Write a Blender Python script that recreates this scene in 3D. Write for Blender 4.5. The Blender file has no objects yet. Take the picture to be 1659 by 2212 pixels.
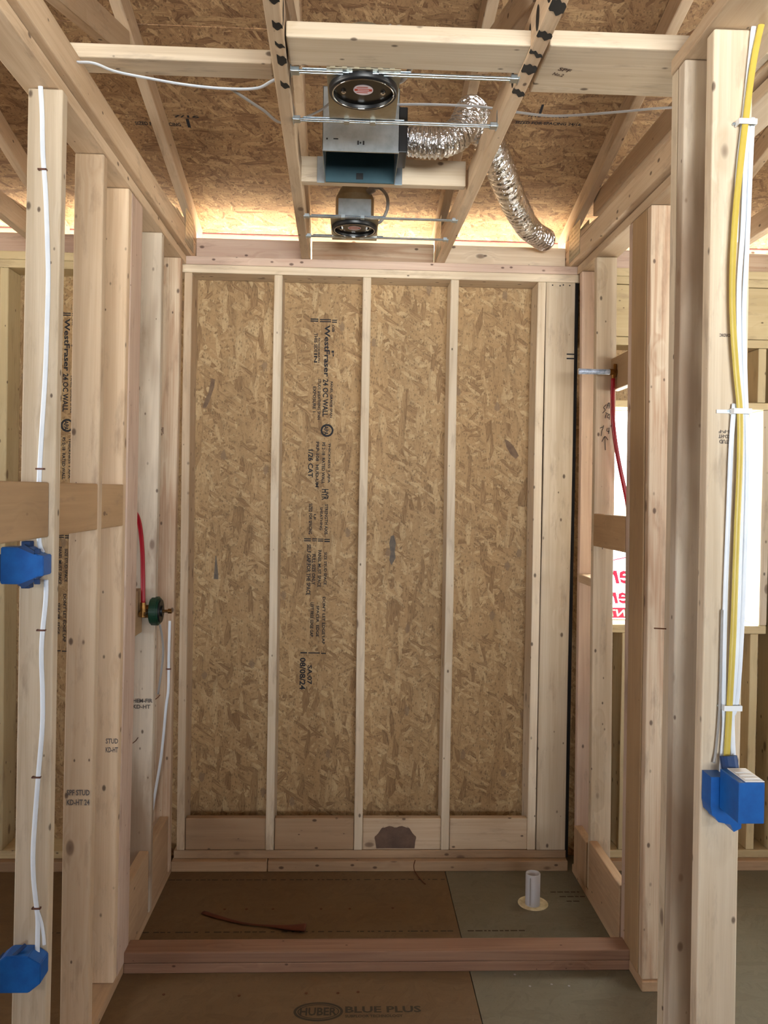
import bpy, bmesh, math, random
from mathutils import Vector, Matrix
random.seed(7)
S = bpy.context.scene
COL = S.collection
PI = math.pi

# ------------------------------------------------------------------ camera
YAW, PITCH, ROLL, FPX = .040, -.012, .0165, 1750.0
cam = bpy.data.cameras.new('camera'); camo = bpy.data.objects.new('camera', cam); COL.objects.link(camo)
cy, sy, cp, sp = math.cos(YAW), math.sin(YAW), math.cos(PITCH), math.sin(PITCH)
F = Vector((sy*cp, cy*cp, sp)); R0 = Vector((cy, -sy, 0)); U0 = R0.cross(F)
R = R0*math.cos(ROLL) + U0*math.sin(ROLL); U = U0*math.cos(ROLL) - R0*math.sin(ROLL)
M = Matrix((( R.x, U.x, -F.x, 0), (R.y, U.y, -F.y, 0), (R.z, U.z, -F.z, 1.745), (0, 0, 0, 1)))
camo.matrix_world = M
cam.sensor_fit = 'VERTICAL'; cam.sensor_height = 24.0; cam.sensor_width = 18.0
cam.lens = FPX/2212*24.0
cam.shift_y = -22.0/2212
cam.clip_start = .05; cam.clip_end = 200
S.camera = camo

# ------------------------------------------------------------------ world and lights
w = bpy.data.worlds.new('world'); S.world = w; w.use_nodes = True
bg = w.node_tree.nodes['Background']; bg.inputs[0].default_value = (.90, .95, 1, 1); bg.inputs[1].default_value = 8.5

def area(name, loc, rot, sx, sy_, power, col):
    l = bpy.data.lights.new(name, 'AREA'); l.shape = 'RECTANGLE'; l.size = sx; l.size_y = sy_
    l.energy = power; l.color = col
    o = bpy.data.objects.new(name, l); o.location = loc; o.rotation_euler = rot; COL.objects.link(o)
    return o
# lamps standing in for daylight at openings of the unseen rest of the house
def spread(o, deg): o.data.spread = math.radians(deg)
spread(area('daylight_rear_fill', (.8, -4.2, 1.9), (math.radians(105), 0, 0), 2.4, 1.3, 84, (.90, .96, 1.0)), 60)  # added fill lamp behind the camera, tilted up so the floor gets less
spread(area('daylight_left_standin', (-4.4, 1.2, 1.75), (0, math.radians(-97), 0), 1.1, 1.5, 33, (.96, .98, 1.0)), 100)
spread(area('daylight_right_standin', (4.9, .8, 1.75), (0, math.radians(97), 0), 1.1, 1.7, 33, (.90, .96, 1.0)), 100)
sun = bpy.data.lights.new('sun', 'SUN'); sun.energy = 135; sun.angle = .02; sun.color = (1, .98, .94)
suno = bpy.data.objects.new('sun', sun); suno.rotation_euler = (math.radians(-50), 0, 0); COL.objects.link(suno)

S.view_settings.view_transform = 'Standard'; S.view_settings.look = 'None'
S.view_settings.gamma = 1; S.view_settings.use_curve_mapping = False
S.view_settings.exposure = -0.40

# ------------------------------------------------------------------ materials
def lin(r, g, b):
    f = lambda c: (c/12.92 if c <= .04045 else ((c+.055)/1.055)**2.4)
    return (f(r/255), f(g/255), f(b/255), 1)
class N:
    def __init__(s, name):
        s.m = bpy.data.materials.new(name); s.m.use_nodes = True
        s.t = s.m.node_tree; s.t.nodes.clear()
        s.out = s.t.nodes.new('ShaderNodeOutputMaterial')
    def n(s, ty, **kw):
        x = s.t.nodes.new('ShaderNode'+ty)
        for k, v in kw.items():
            if k.startswith('i_'): x.inputs[int(k[2:]) if k[2:].isdigit() else k[2:].replace('_', ' ')].default_value = v
            else: setattr(x, k, v)
        return x
    def l(s, a, b): s.t.links.new(a, b)
    def math(s, op, a, b=None, c=None, clamp=False):
        x = s.n('Math', operation=op); x.use_clamp = clamp
        for i, v in enumerate((a, b, c)):
            if v is None: continue
            if isinstance(v, (int, float)): x.inputs[i].default_value = v
            else: s.l(v, x.inputs[i])
        return x.outputs[0]
    def mix(s, fac, a, b, mode='MIX'):
        x = s.n('MixRGB', blend_type=mode)
        for i, v in enumerate((fac, a, b)):
            if isinstance(v, (int, float)): x.inputs[i].default_value = v
            elif isinstance(v, tuple): x.inputs[i].default_value = v
            else: s.l(v, x.inputs[i])
        return x.outputs[0]
    def ramp(s, fac, *st):
        x = s.n('ValToRGB'); e = x.color_ramp.elements
        while len(e) < len(st): e.new(.5)
        for el, (p, c) in zip(e, st): el.position = p; el.color = c if isinstance(c, tuple) else (c, c, c, 1)
        s.l(fac, x.inputs[0]); return x.outputs[0]
    def noise(s, vec, scale, detail=3, rough=.5, dist=0):
        x = s.n('TexNoise'); x.inputs['Scale'].default_value = scale; x.inputs['Detail'].default_value = detail
        x.inputs['Roughness'].default_value = rough; x.inputs['Distortion'].default_value = dist
        s.l(vec, x.inputs['Vector']); return x
    def mapv(s, vec, scale=(1, 1, 1), rot=(0, 0, 0), loc=(0, 0, 0)):
        x = s.n('Mapping'); x.inputs['Scale'].default_value = scale; x.inputs['Rotation'].default_value = rot
        x.inputs['Location'].default_value = loc; s.l(vec, x.inputs['Vector']); return x.outputs[0]
    def fin(s, col, rough=.7, metal=0, bump=None, bs=.2, bd=.002, **kw):
        b = s.n('BsdfPrincipled')
        for k, v in ((0, col), ('Roughness', rough), ('Metallic', metal)):
            k = 'Base Color' if k == 0 else k
            if isinstance(v, (int, float, tuple)): b.inputs[k].default_value = v
            else: s.l(v, b.inputs[k])
        for k, v in kw.items(): b.inputs[k.replace('_', ' ')].default_value = v
        if bump is not None:
            q = s.n('Bump'); q.inputs['Strength'].default_value = bs; q.inputs['Distance'].default_value = bd
            s.l(bump, q.inputs['Height']); s.l(q.outputs[0], b.inputs['Normal'])
        s.l(b.outputs[0], s.out.inputs[0]); return s.m

def pine(name, light, dark, knot=(75, 42, 22), grain=.5, blotch=.35, knots=1.0, stain=None):
    k = N(name); tc = k.n('TexCoord'); oi = k.n('ObjectInfo')
    off = k.n('CombineXYZ'); r1 = k.math('MULTIPLY', oi.outputs['Random'], 31.7); r2 = k.math('MULTIPLY', oi.outputs['Random'], 57.3)
    k.l(r1, off.inputs[0]); k.l(r2, off.inputs[1]); k.l(r1, off.inputs[2])
    add = k.n('VectorMath', operation='ADD'); k.l(tc.outputs['Object'], add.inputs[0]); k.l(off.outputs[0], add.inputs[1])
    v = add.outputs[0]
    # knots: a few large ones and many small dark ones
    vo = k.n('TexVoronoi'); vo.inputs['Scale'].default_value = 1; k.l(k.mapv(v, (7, 7, 3.6)), vo.inputs['Vector'])
    sep = k.n('SeparateColor'); k.l(vo.outputs['Color'], sep.inputs[0])
    size = k.math('MULTIPLY_ADD', k.math('GREATER_THAN', sep.outputs[0], .35), .10*knots, .001)
    kd = k.math('DIVIDE', vo.outputs['Distance'], size)
    kmask = k.ramp(kd, (0, 1.0), (.7, .75), (1.0, 0.0))
    near = k.ramp(vo.outputs['Distance'], (0, 1.0), (.30, 0.0))
    v2 = k.n('TexVoronoi'); v2.inputs['Scale'].default_value = 1; k.l(k.mapv(v, (22, 22, 13), loc=(2, 5, 1)), v2.inputs['Vector'])
    s2_ = k.n('SeparateColor'); k.l(v2.outputs['Color'], s2_.inputs[0])
    sz2 = k.math('MULTIPLY_ADD', s2_.outputs[0], .17*knots, .015)
    km2 = k.ramp(k.math('DIVIDE', v2.outputs['Distance'], sz2), (0, 1.0), (.6, .9), (1.0, 0.0))
    # grain, bent round the knots
    bend = k.math('MULTIPLY', near, .05)
    cv = k.n('CombineXYZ'); k.l(bend, cv.inputs[0]); k.l(bend, cv.inputs[1])
    ad2 = k.n('VectorMath', operation='ADD'); k.l(v, ad2.inputs[0]); k.l(cv.outputs[0], ad2.inputs[1])
    big = k.noise(k.mapv(ad2.outputs[0], (9, 9, .45)), 1, 2)
    bands = k.math('FRACT', k.math('MULTIPLY', big.outputs[0], 9))
    bands = k.ramp(bands, (0, 0.0), (.75, 1.0), (1, 0.0))
    fine = k.noise(k.mapv(v, (170, 170, 3.0)), 1, 4, .7)
    g = k.math('ADD', k.math('MULTIPLY', bands, .45), k.math('MULTIPLY', k.ramp(fine.outputs[0], (.3, 0.0), (.7, 1.0)), .55))
    c = k.mix(k.math('MULTIPLY', g, grain), lin(*light), lin(*dark))
    bl = k.noise(k.mapv(v, (4, 4, 1.3)), 1, 3)
    c = k.mix(k.math('MULTIPLY', k.ramp(bl.outputs[0], (.42, 0.0), (.7, 1.0)), blotch), c, lin(*[max(0, x-28) for x in dark]))
    val = k.math('MULTIPLY_ADD', oi.outputs['Random'], .22, .89)
    hs = k.n('HueSaturation'); k.l(c, hs.inputs['Color']); k.l(val, hs.inputs['Value']); c = hs.outputs[0]
    c = k.mix(k.math('MULTIPLY', near, .16), c, lin(*[int(x*.72) for x in dark]))
    c = k.mix(k.math('MULTIPLY', kmask, .8), c, lin(*knot))
    c = k.mix(k.math('MULTIPLY', km2, .85), c, lin(*[int(x*.8) for x in knot]))
    # dirt scuffs
    sc = k.noise(k.mapv(v, (22, 22, 5)), 1, 5, .65)
    c = k.mix(k.math('MULTIPLY', k.ramp(sc.outputs[0], (.56, 0.0), (.74, 1.0)), .45), c, lin(120, 96, 78))
    if stain:
        st = k.noise(k.mapv(v, (6, 6, 1.2), loc=(3, 1, 2)), 1, 3)
        c = k.mix(k.math('MULTIPLY', k.ramp(st.outputs[0], (.46, 0.0), (.6, 1.0)), .8), c, lin(*stain))
    return k.fin(c, .72, bump=fine.outputs[0], bs=.15, bd=.001)

P_LIGHT = pine('pine_pale', (222, 207, 184), (190, 168, 138), grain=.8)
P_WARM = pine('pine_warm', (212, 190, 162), (184, 154, 122), grain=.7)
P_PINK = pine('pine_pink', (208, 186, 168), (176, 144, 126), grain=.7, knot=(80, 40, 28))
P_RED = pine('pine_red_grain', (217, 201, 176), (172, 134, 104), grain=1.0, blotch=.5)
P_BROWN = pine('pine_brown', (178, 146, 108), (150, 118, 84), grain=.5, knots=.6)
P_STAIN = pine('pine_grey_stained', (210, 196, 176), (172, 156, 138), grain=.6, stain=(126, 98, 72))
P_AMBER = pine('pine_amber_stained', (196, 168, 132), (166, 132, 94), grain=.8, stain=(140, 90, 46))
P_CURB = pine('pine_rosy', (160, 124, 100), (126, 90, 70), grain=.8, blotch=.3, knots=.6)
P_PLATE = pine('pine_low_plate', (182, 152, 120), (152, 120, 90), grain=.6)
P_YEL = pine('pine_yellow', (206, 188, 148), (180, 156, 114), grain=.5)

def osb(name, axes, base, lightc, darkc, contrast=1.0, along=0.0, spots=0.0, scale=1.0, fleck=None):
    """oriented strand board: overlapping long flakes in the panel's own plane"""
    k = N(name); tc = k.n('TexCoord'); sp_ = k.n('SeparateXYZ'); k.l(tc.outputs['Object'], sp_.inputs[0])
    cb = k.n('CombineXYZ'); k.l(sp_.outputs[axes[0]], cb.inputs[0]); k.l(sp_.outputs[axes[1]], cb.inputs[1])
    uv = cb.outputs[0]
    wn = k.noise(uv, 14*scale, 3); ws = k.n('VectorMath', operation='SCALE'); k.l(wn.outputs['Color'], ws.inputs[0]); ws.inputs['Scale'].default_value = .014/scale
    ad = k.n('VectorMath', operation='ADD'); k.l(uv, ad.inputs[0]); k.l(ws.outputs[0], ad.inputs[1]); uvd = ad.outputs[0]
    col = lin(*base)
    first = True
    for i, (ang, sx, sy2, th) in enumerate([(.15, 11, 55, -1), (-.45, 12, 48, .35), (.7, 13, 62, .45), (1.35, 14, 60, .58), (-.15, 9, 40, .55), (-1.0, 13, 52, .66), (.05, 8, 34, .74)]):
        mv = k.mapv(uvd, (sx*scale, sy2*scale, 1), (0, 0, 0))
        rr = k.mapv(uvd, (1, 1, 1), (0, 0, ang+along), (i*1.37, i*.71, 0))
        mv = k.mapv(rr, (sx*scale, sy2*scale, 1))
        vo = k.n('TexVoronoi'); vo.voronoi_dimensions = '2D'; vo.inputs['Scale'].default_value = 1; k.l(mv, vo.inputs['Vector'])
        se = k.n('SeparateColor'); k.l(vo.outputs['Color'], se.inputs[0])
        fib = k.noise(k.mapv(rr, (14*scale, 330*scale, 1)), 1, 2)
        tone = k.math('ADD', se.outputs[1], k.math('MULTIPLY', k.math('SUBTRACT', fib.outputs[0], .5), 1.5))
        c = k.ramp(tone, (-.0, lin(*darkc)), (.32, lin(*base)), (.68, lin(*base)), (1.0, lin(*lightc)))
        ed = k.ramp(vo.outputs['Distance'], (.45, 1.0), (.85, .62))
        c = k.mix(.8*contrast, c, k.mix(1.0, c, ed, 'MULTIPLY'))
        if first: col = c; first = False
        else:
            msk = k.math('GREATER_THAN', se.outputs[0], th)
            col = k.mix(msk, col, c)
    sm = k.noise(k.mapv(uvd, (60*scale, 60*scale, 1)), 1, 5, .75)
    col = k.mix(k.math('MULTIPLY', k.ramp(sm.outputs[0], (.50, 0.0), (.64, 1.0)), .6*contrast), col, lin(*darkc))
    f2 = k.n('TexVoronoi'); f2.voronoi_dimensions = '2D'; f2.inputs['Scale'].default_value = 1; k.l(k.mapv(uvd, (95, 60, 1), (0, 0, .3)), f2.inputs['Vector'])
    f2c = k.n('SeparateColor'); k.l(f2.outputs['Color'], f2c.inputs[0])
    f2m = k.math('LESS_THAN', f2.outputs['Distance'], k.math('MULTIPLY', k.math('POWER', f2c.outputs[0], 3.0), .42))
    col = k.mix(k.math('MULTIPLY', f2m, .65*contrast), col, lin(*[int(x*.6) for x in darkc]))
    if fleck:
        vo = k.n('TexVoronoi'); vo.voronoi_dimensions = '2D'; vo.inputs['Scale'].default_value = 1
        k.l(k.mapv(uvd, (3.2, 1.9, 1), (0, 0, .25), (5.3, 2.2, 0)), vo.inputs['Vector'])
        fm = k.math('LESS_THAN', k.math('ADD', vo.outputs['Distance'], k.math('MULTIPLY', sm.outputs[0], .12)), .10)
        col = k.mix(k.math('MULTIPLY', fm, .75), col, lin(*fleck))
    bl = k.noise(uv, 1.6, 2)
    hs = k.n('HueSaturation'); k.l(col, hs.inputs['Color']); k.l(k.math('MULTIPLY_ADD', bl.outputs[0], .24, .88), hs.inputs['Value'])
    col = k.mix(1-contrast if contrast < 1 else 0.0, hs.outputs[0], lin(*base))
    return k.fin(col, .75, bump=sm.outputs[0], bs=.25, bd=.002)

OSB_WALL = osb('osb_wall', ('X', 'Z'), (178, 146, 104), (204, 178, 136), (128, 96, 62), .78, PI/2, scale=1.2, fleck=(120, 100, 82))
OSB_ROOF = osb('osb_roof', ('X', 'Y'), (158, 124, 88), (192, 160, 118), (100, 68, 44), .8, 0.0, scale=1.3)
FLOOR_B = osb('subfloor_brown', ('X', 'Y'), (108, 84, 56), (118, 94, 64), (90, 68, 44), .35, 0)
FLOOR_G = osb('subfloor_grey_green', ('X', 'Y'), (112, 106, 88), (122, 116, 98), (94, 86, 68), .35, 0)

def plain(name, col, rough=.5, metal=0, bumpscale=None, bs=.3, var=0, **kw):
    k = N(name); tc = k.n('TexCoord'); c = lin(*col); b = None
    if var:
        nz = k.noise(tc.outputs['Object'], var[0], 4, .6)
        c = k.mix(k.ramp(nz.outputs[0], (.35, 0.0), (.7, 1.0)), lin(*col), lin(*var[1]))
    if bumpscale: b = k.noise(tc.outputs['Object'], bumpscale, 4).outputs[0]
    return k.fin(c, rough, metal, bump=b, bs=bs, **kw)
M_BLUE = plain('blue_box_plastic', (22, 98, 178), .38, var=(30, (18, 84, 160)))
M_BLUEIN = plain('blue_box_inside', (12, 52, 100), .6)
M_WHITE = plain('white_cable_sheath', (226, 232, 240), .42, var=(9, (212, 220, 232)))
M_YELLOW = plain('yellow_cable_sheath', (196, 174, 78), .42, var=(9, (184, 160, 62)))
M_GREY = plain('grey_cable', (150, 146, 142), .5)
M_STAPLE = plain('staple_rust', (120, 82, 70), .5, .6)
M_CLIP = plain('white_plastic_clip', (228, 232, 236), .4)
M_GALV = plain('galvanised_steel', (190, 204, 214), .3, 1.0, 30, .05, var=(18, (160, 174, 184)))
M_BAR = plain('zinc_bright_bar', (212, 226, 238), .22, 1.0, var=(25, (180, 196, 208)))
M_GALVT = plain('galvanised_dull', (172, 164, 142), .45, .8, var=(14, (144, 136, 116)))
M_FANIN = plain('fan_interior_steel', (70, 96, 104), .4, .7, var=(6, (58, 82, 92)))
M_BLACK = plain('black_plastic', (14, 15, 18), .4)
M_DARKR = plain('dark_reflector', (44, 40, 34), .22, .6)
M_CHROME = plain('chrome_rim', (220, 224, 228), .12, 1.0)
M_STICK = plain('paper_sticker', (226, 214, 222), .6)
M_STICKR = plain('sticker_red', (196, 78, 60), .6)
M_PEX = plain('red_pex', (156, 16, 34), .32)
M_GREEN = plain('green_plastic_guard', (14, 54, 38), .4)
M_BRASS = plain('brass', (150, 110, 60), .35, .9, var=(40, (96, 66, 36)))
M_NIP = plain('painted_steel_nipple', (206, 218, 236), .4, .3, var=(55, (120, 140, 170)))
M_PVC = plain('white_pvc', (196, 198, 206), .45)
M_HOLELIGHT = plain('pale_hole_light', (232, 222, 190), .9, 0, 60, .6, var=(25, (190, 176, 136)))  # pale colour standing for light coming up through the drain hole
M_INK = plain('black_ink', (34, 34, 40), .8)
M_INKB = plain('brown_ink', (92, 70, 58), .8)
M_INKF = plain('floor_ink', (58, 48, 34), .8)
M_INKG = plain('grey_ink', (92, 84, 80), .8)
M_SPRAY = plain('black_spray_paint', (18, 17, 16), .6)
M_REDP = plain('red_edge_paint', (120, 52, 52), .8)
M_REDT = plain('red_print', (206, 40, 84), .7)
M_WIRE = plain('rusty_wire', (92, 50, 24), .6, .4)
M_STICKW = plain('dark_wood_offcut', (96, 46, 24), .8, var=(12, (74, 34, 18)))
M_STAIN = plain('dark_board_stain', (86, 66, 56), .85, var=(16, (112, 88, 72)))
M_GROUND = plain('bare_ground', (214, 204, 184), .95, 0, 2, .6, var=(.7, (196, 184, 160)))
M_GAP = plain('gap_shade_black', (20, 16, 14), .9)  # near-black standing for shade in the corner gap
def foil():
    k = N('aluminium_foil_duct'); tc = k.n('TexCoord')
    a = k.noise(tc.outputs['Object'], 45, 4, .7, 1.5); b = k.n('TexVoronoi'); b.inputs['Scale'].default_value = 90; k.l(tc.outputs['Object'], b.inputs['Vector'])
    h = k.math('ADD', a.outputs[0], k.math('MULTIPLY', b.outputs['Distance'], .6))
    return k.fin((.80, .82, .85, 1), .10, 1.0, bump=h, bs=.7, bd=.004)
M_FOIL = foil()
def wrapmat():
    k = N('white_house_wrap'); tc = k.n('TexCoord'); nz = k.noise(tc.outputs['Object'], 30, 4)
    d = k.n('BsdfDiffuse'); d.inputs[0].default_value = (.8, .84, .86, 1); t = k.n('BsdfTranslucent'); t.inputs[0].default_value = (.8, .86, .88, 1)
    mx = k.n('MixShader'); k.l(k.ramp(nz.outputs[0], (.3, .55), (.7, .7)), mx.inputs[0]); k.l(d.outputs[0], mx.inputs[1]); k.l(t.outputs[0], mx.inputs[2])
    k.l(mx.outputs[0], k.out.inputs[0]); return k.m
M_WRAP = wrapmat()

# ------------------------------------------------------------------ mesh helpers
def link(name, bm, mat, parent=None, loc=(0, 0, 0), rot=None, smooth=False):
    me = bpy.data.meshes.new(name); bm.normal_update(); bm.to_mesh(me); bm.free()
    if smooth:
        for p in me.polygons: p.use_smooth = True
    if mat: me.materials.append(mat)
    o = bpy.data.objects.new(name, me); o.location = loc
    if rot is not None: o.rotation_euler = rot
    if parent: o.parent = parent
    COL.objects.link(o); return o
def tag(o, label=None, cat=None, group=None, kind=None):
    if label: o['label'] = label
    if cat: o['category'] = cat
    if group: o['group'] = group
    if kind: o['kind'] = kind
    return o
def thing(name, label, cat, loc=(0, 0, 0), group=None):
    o = bpy.data.objects.new(name, None); o.location = loc; o.empty_display_size = .05; COL.objects.link(o)
    return tag(o, label, cat, group)
def bmbox(bm, x0, x1, y0, y1, z0, z1, bev=0, seg=2):
    r = bmesh.ops.create_cube(bm, size=1, matrix=Matrix.Translation(((x0+x1)/2, (y0+y1)/2, (z0+z1)/2)) @ Matrix.Diagonal((x1-x0, y1-y0, z1-z0, 1)))
    if bev:
        es = list({e for v in r['verts'] for e in v.link_edges})
        bmesh.ops.bevel(bm, geom=es, offset=bev, segments=seg, affect='EDGES', profile=.5)
def bmcyl(bm, p0, p1, r, seg=24, r2=None, caps=True):
    p0, p1 = Vector(p0), Vector(p1); d = p1-p0
    q = d.to_track_quat('Z', 'Y').to_matrix().to_4x4()
    bmesh.ops.create_cone(bm, cap_ends=caps, segments=seg, radius1=r, radius2=r if r2 is None else r2, depth=d.length, matrix=Matrix.Translation((p0+p1)/2) @ q)
def part(name, mat, parent, *boxes, bev=.0015, loc=(0, 0, 0)):
    bm = bmesh.new()
    for b in boxes: bmbox(bm, *b, bev=bev)
    return link(name, bm, mat, parent, loc)
def lum_mesh(dx, dy, L, bev=.004, bow=True):
    """a length of sawn lumber, long axis = local Z, slightly crooked like real boards"""
    bm = bmesh.new(); n = max(1, int(L/.25))
    bmbox(bm, -dx/2, dx/2, -dy/2, dy/2, -L/2, L/2, bev=min(bev, dx*.2, dy*.2))
    if n > 2 and bow:
        for i in range(1, n):
            z = -L/2+L*i/n
            bmesh.ops.bisect_plane(bm, geom=bm.verts[:]+bm.edges[:]+bm.faces[:], plane_co=(0, 0, z), plane_no=(0, 0, 1))
        a, b, ph = random.uniform(-.0022, .0022), random.uniform(-.0022, .0022), random.uniform(0, 6)
        for v in bm.verts:
            t = v.co.z/L+.5
            v.co.x += a*math.sin(PI*t)+.0012*math.sin(9*t+ph); v.co.y += b*math.sin(PI*t)
    return bm
def lumber(name, x0, x1, y0, y1, z0, z1, mat, label=None, cat='lumber', group=None, parent=None, lean=(0, 0, 0), kind=None):
    dx, dy, dz = x1-x0, y1-y0, z1-z0; c = Vector(((x0+x1)/2, (y0+y1)/2, (z0+z1)/2))
    if dz >= dx and dz >= dy: bm, rot = lum_mesh(dx, dy, dz), Matrix.Identity(3)
    elif dy >= dx: bm, rot = lum_mesh(dx, dz, dy, bow=False), Matrix.Rotation(-PI/2, 3, 'X')
    else: bm, rot = lum_mesh(dz, dy, dx, bow=False), Matrix.Rotation(PI/2, 3, 'Y')
    L = Matrix.Rotation(lean[0], 3, 'X') @ Matrix.Rotation(lean[1], 3, 'Y') @ Matrix.Rotation(lean[2], 3, 'Z')
    o = link(name, bm, mat, parent, c, (L @ rot).to_euler())
    if label: tag(o, label, cat, group, kind)
    elif kind: tag(o, None, None, None, kind)
    return o
def catmull(P, n=8):
    P = [Vector(p) for p in P]; Q = [P[0]*2-P[1]]+P+[P[-1]*2-P[-2]]; out = []
    for i in range(1, len(Q)-2):
        a, b, c, d = Q[i-1:i+3]
        for j in range(n):
            t = j/n; out.append(.5*((2*b)+(c-a)*t+(2*a-5*b+4*c-d)*t*t+(3*b-a-3*c+d)*t**3))
    out.append(P[-1]); return out
def bmtube(bm, pts, ra, rb=None, side=(1, 0, 0), seg=12, rfun=None, smooth=8, twist=0):
    """tube with an oval section: ra along 'side', rb across it"""
    C = catmull(pts, smooth) if smooth else [Vector(p) for p in pts]
    rb = rb or ra; rings = []; S0 = Vector(side)
    for i, p in enumerate(C):
        t = (C[min(i+1, len(C)-1)]-C[max(i-1, 0)]).normalized()
        s = S0-t*S0.dot(t)
        if s.length < 1e-3: s = t.orthogonal()
        s.normalize(); S0 = s; u = t.cross(s); k = rfun(i/(len(C)-1), i) if rfun else 1
        rings.append([bm.verts.new(p+s*(ra*k*math.cos(2*PI*j/seg))+u*(rb*k*math.sin(2*PI*j/seg))) for j in range(seg)])
    for a, b in zip(rings, rings[1:]):
        for j in range(seg): bm.faces.new((a[j], a[(j+1) % seg], b[(j+1) % seg], b[j]))
    bm.faces.new(rings[0][::-1]); bm.faces.new(rings[-1])
def tube(name, mat, pts, ra, rb=None, parent=None, label=None, cat='cable', group=None, **kw):
    bm = bmesh.new(); bmtube(bm, pts, ra, rb, **kw); bmesh.ops.recalc_face_normals(bm, faces=bm.faces)
    o = link(name, bm, mat, parent, smooth=True)
    if label: tag(o, label, cat, group)
    return o
_txt = {}
def text_bm(bm, s, origin, xdir, ydir, width=None, height=.01, bold=0, mirror=False):
    """writing laid into a mesh: origin = lower left corner, xdir reading direction, ydir up"""
    if s not in _txt:
        cu = bpy.data.curves.new('t', 'FONT'); cu.body = s; cu.offset = .028; cu.resolution_u = 2
        o = bpy.data.objects.new('t', cu); COL.objects.link(o)
        dg = bpy.context.evaluated_depsgraph_get(); me = bpy.data.meshes.new_from_object(o.evaluated_get(dg))
        vs = [tuple(v.co) for v in me.vertices]; fs = [tuple(p.vertices) for p in me.polygons]
        bpy.data.objects.remove(o); bpy.data.curves.remove(cu); bpy.data.meshes.remove(me)
        _txt[s] = (vs, fs)
    vs, fs = _txt[s]
    if not vs: return
    x0, x1 = min(v[0] for v in vs), max(v[0] for v in vs); y0, y1 = min(v[1] for v in vs), max(v[1] for v in vs)
    kx = (width/(x1-x0)) if width else height/(y1-y0); ky = height/(y1-y0)
    X, Y, O = Vector(xdir), Vector(ydir), Vector(origin)
    nv = [bm.verts.new(O+X*((v[0]-x0)*kx)+Y*((v[1]-y0)*ky)) for v in vs]
    for f in fs:
        try: bm.faces.new([nv[i] for i in (f[::-1] if mirror else f)])
        except ValueError: pass
def quad(bm, o, x, y):
    o, x, y = Vector(o), Vector(x), Vector(y); bm.faces.new([bm.verts.new(p) for p in (o, o+x, o+x+y, o+y)])
def toparent(o, par):
    """parent in world space: keep the mesh where it is though the parent is turned"""
    bpy.context.view_layer.update()
    o.parent = par; o.matrix_parent_inverse = par.matrix_world.inverted()
    return o
def stamp(par, lines, origin, xd, yd, mat=None, name='grade_stamp', lab=None):
    bm = bmesh.new()
    for s, dx, dy, wd, h in lines:
        text_bm(bm, s, Vector(origin)+Vector(xd)*dx+Vector(yd)*dy, xd, yd, wd, h)
    o = toparent(link(name, bm, mat or M_INKG), par)
    if lab: o['label'] = lab
    return o

# ------------------------------------------------------------------ the setting
# ground outside
bm = bmesh.new(); bmbox(bm, -40, 40, -40, 60, -.62, -.6); tag(link('ground', bm, M_GROUND), kind='structure')
# subfloor: brown sheet left, grey-green damp sheet right
fb = part('floor', FLOOR_B, None, (-4.6, .457, -4.4, 3.88, -.02, 0), bev=.001); tag(fb, kind='structure')
fg = part('floor', FLOOR_G, None, (.460, 5.1, -4.4, 3.88, -.02, 0), bev=.001); tag(fg, kind='structure')
part('floor_base', P_BROWN, None, (-4.6, 5.1, -4.4, 3.88, -.3, -.021), bev=0)['kind'] = 'structure'
# printing on the floor sheets
bm = bmesh.new()
def ring(bm, c, rx, ry, wd, X=(1, 0, 0), Y=(0, 1, 0), n=48):
    c, X, Y = Vector(c), Vector(X), Vector(Y); a = []; b = []
    for i in range(n):
        t = 2*PI*i/n; d = X*math.cos(t)*rx+Y*math.sin(t)*ry; e = X*math.cos(t)*(rx-wd)+Y*math.sin(t)*(ry-wd)
        a.append(bm.verts.new(c+d)); b.append(bm.verts.new(c+e))
    for i in range(n): bm.faces.new((a[i], a[(i+1) % n], b[(i+1) % n], b[i]))
FZ = .0006
ring(bm, (-.084, 2.700, FZ), .083, .050, .009)
ring(bm, (-.084, 2.700, FZ), .070, .038, .004)
text_bm(bm, 'HUBER', (-.146, 2.679, FZ), (1, 0, 0), (0, 1, 0), .124, .042)
text_bm(bm, 'BLUE PLUS', (.006, 2.692, FZ), (1, 0, 0), (0, 1, 0), .256, .034)
text_bm(bm, 'SUBFLOOR TECHNOLOGY', (.006, 2.668, FZ), (1, 0, 0), (0, 1, 0), .192, .014)
o = toparent(link('printed_marking', bm, M_INKF), fb); o['label'] = 'oval emblem and lettering printed on the floor sheet'
bm = bmesh.new()
for i in range(-4, 3):   # dashed nailing lines printed across the sheets
    for y in (3.62, 3.19):
        random.seed(i*7+int(y*10)); x = i*.3+.05
        while x < i*.3+.33:
            l = random.uniform(.006, .03)
            if x+l < .45: quad(bm, (x, y, FZ), (l, 0, 0), (0, .008, 0))
            x += l+random.uniform(.003, .02)
toparent(link('nail_line_marking', bm, M_INKF), fb)
bm = bmesh.new()
for x0, x1, y in ((.49, .72, 3.19), (.95, 1.0, 3.42), (.9, 1.02, 3.5), (.93, 1.02, 3.46)):
    x = x0
    while x < x1: l = random.uniform(.008, .03); quad(bm, (x, y, FZ), (l, 0, 0), (0, .009, 0)); x += l+.006
text_bm(bm, 'STAMP', (.95, 3.44, FZ), (1, 0, 0), (0, 1, 0), .1, .02) if 0 else None
toparent(link('nail_line_marking', bm, M_INKF), fg)
bm = bmesh.new()
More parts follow.
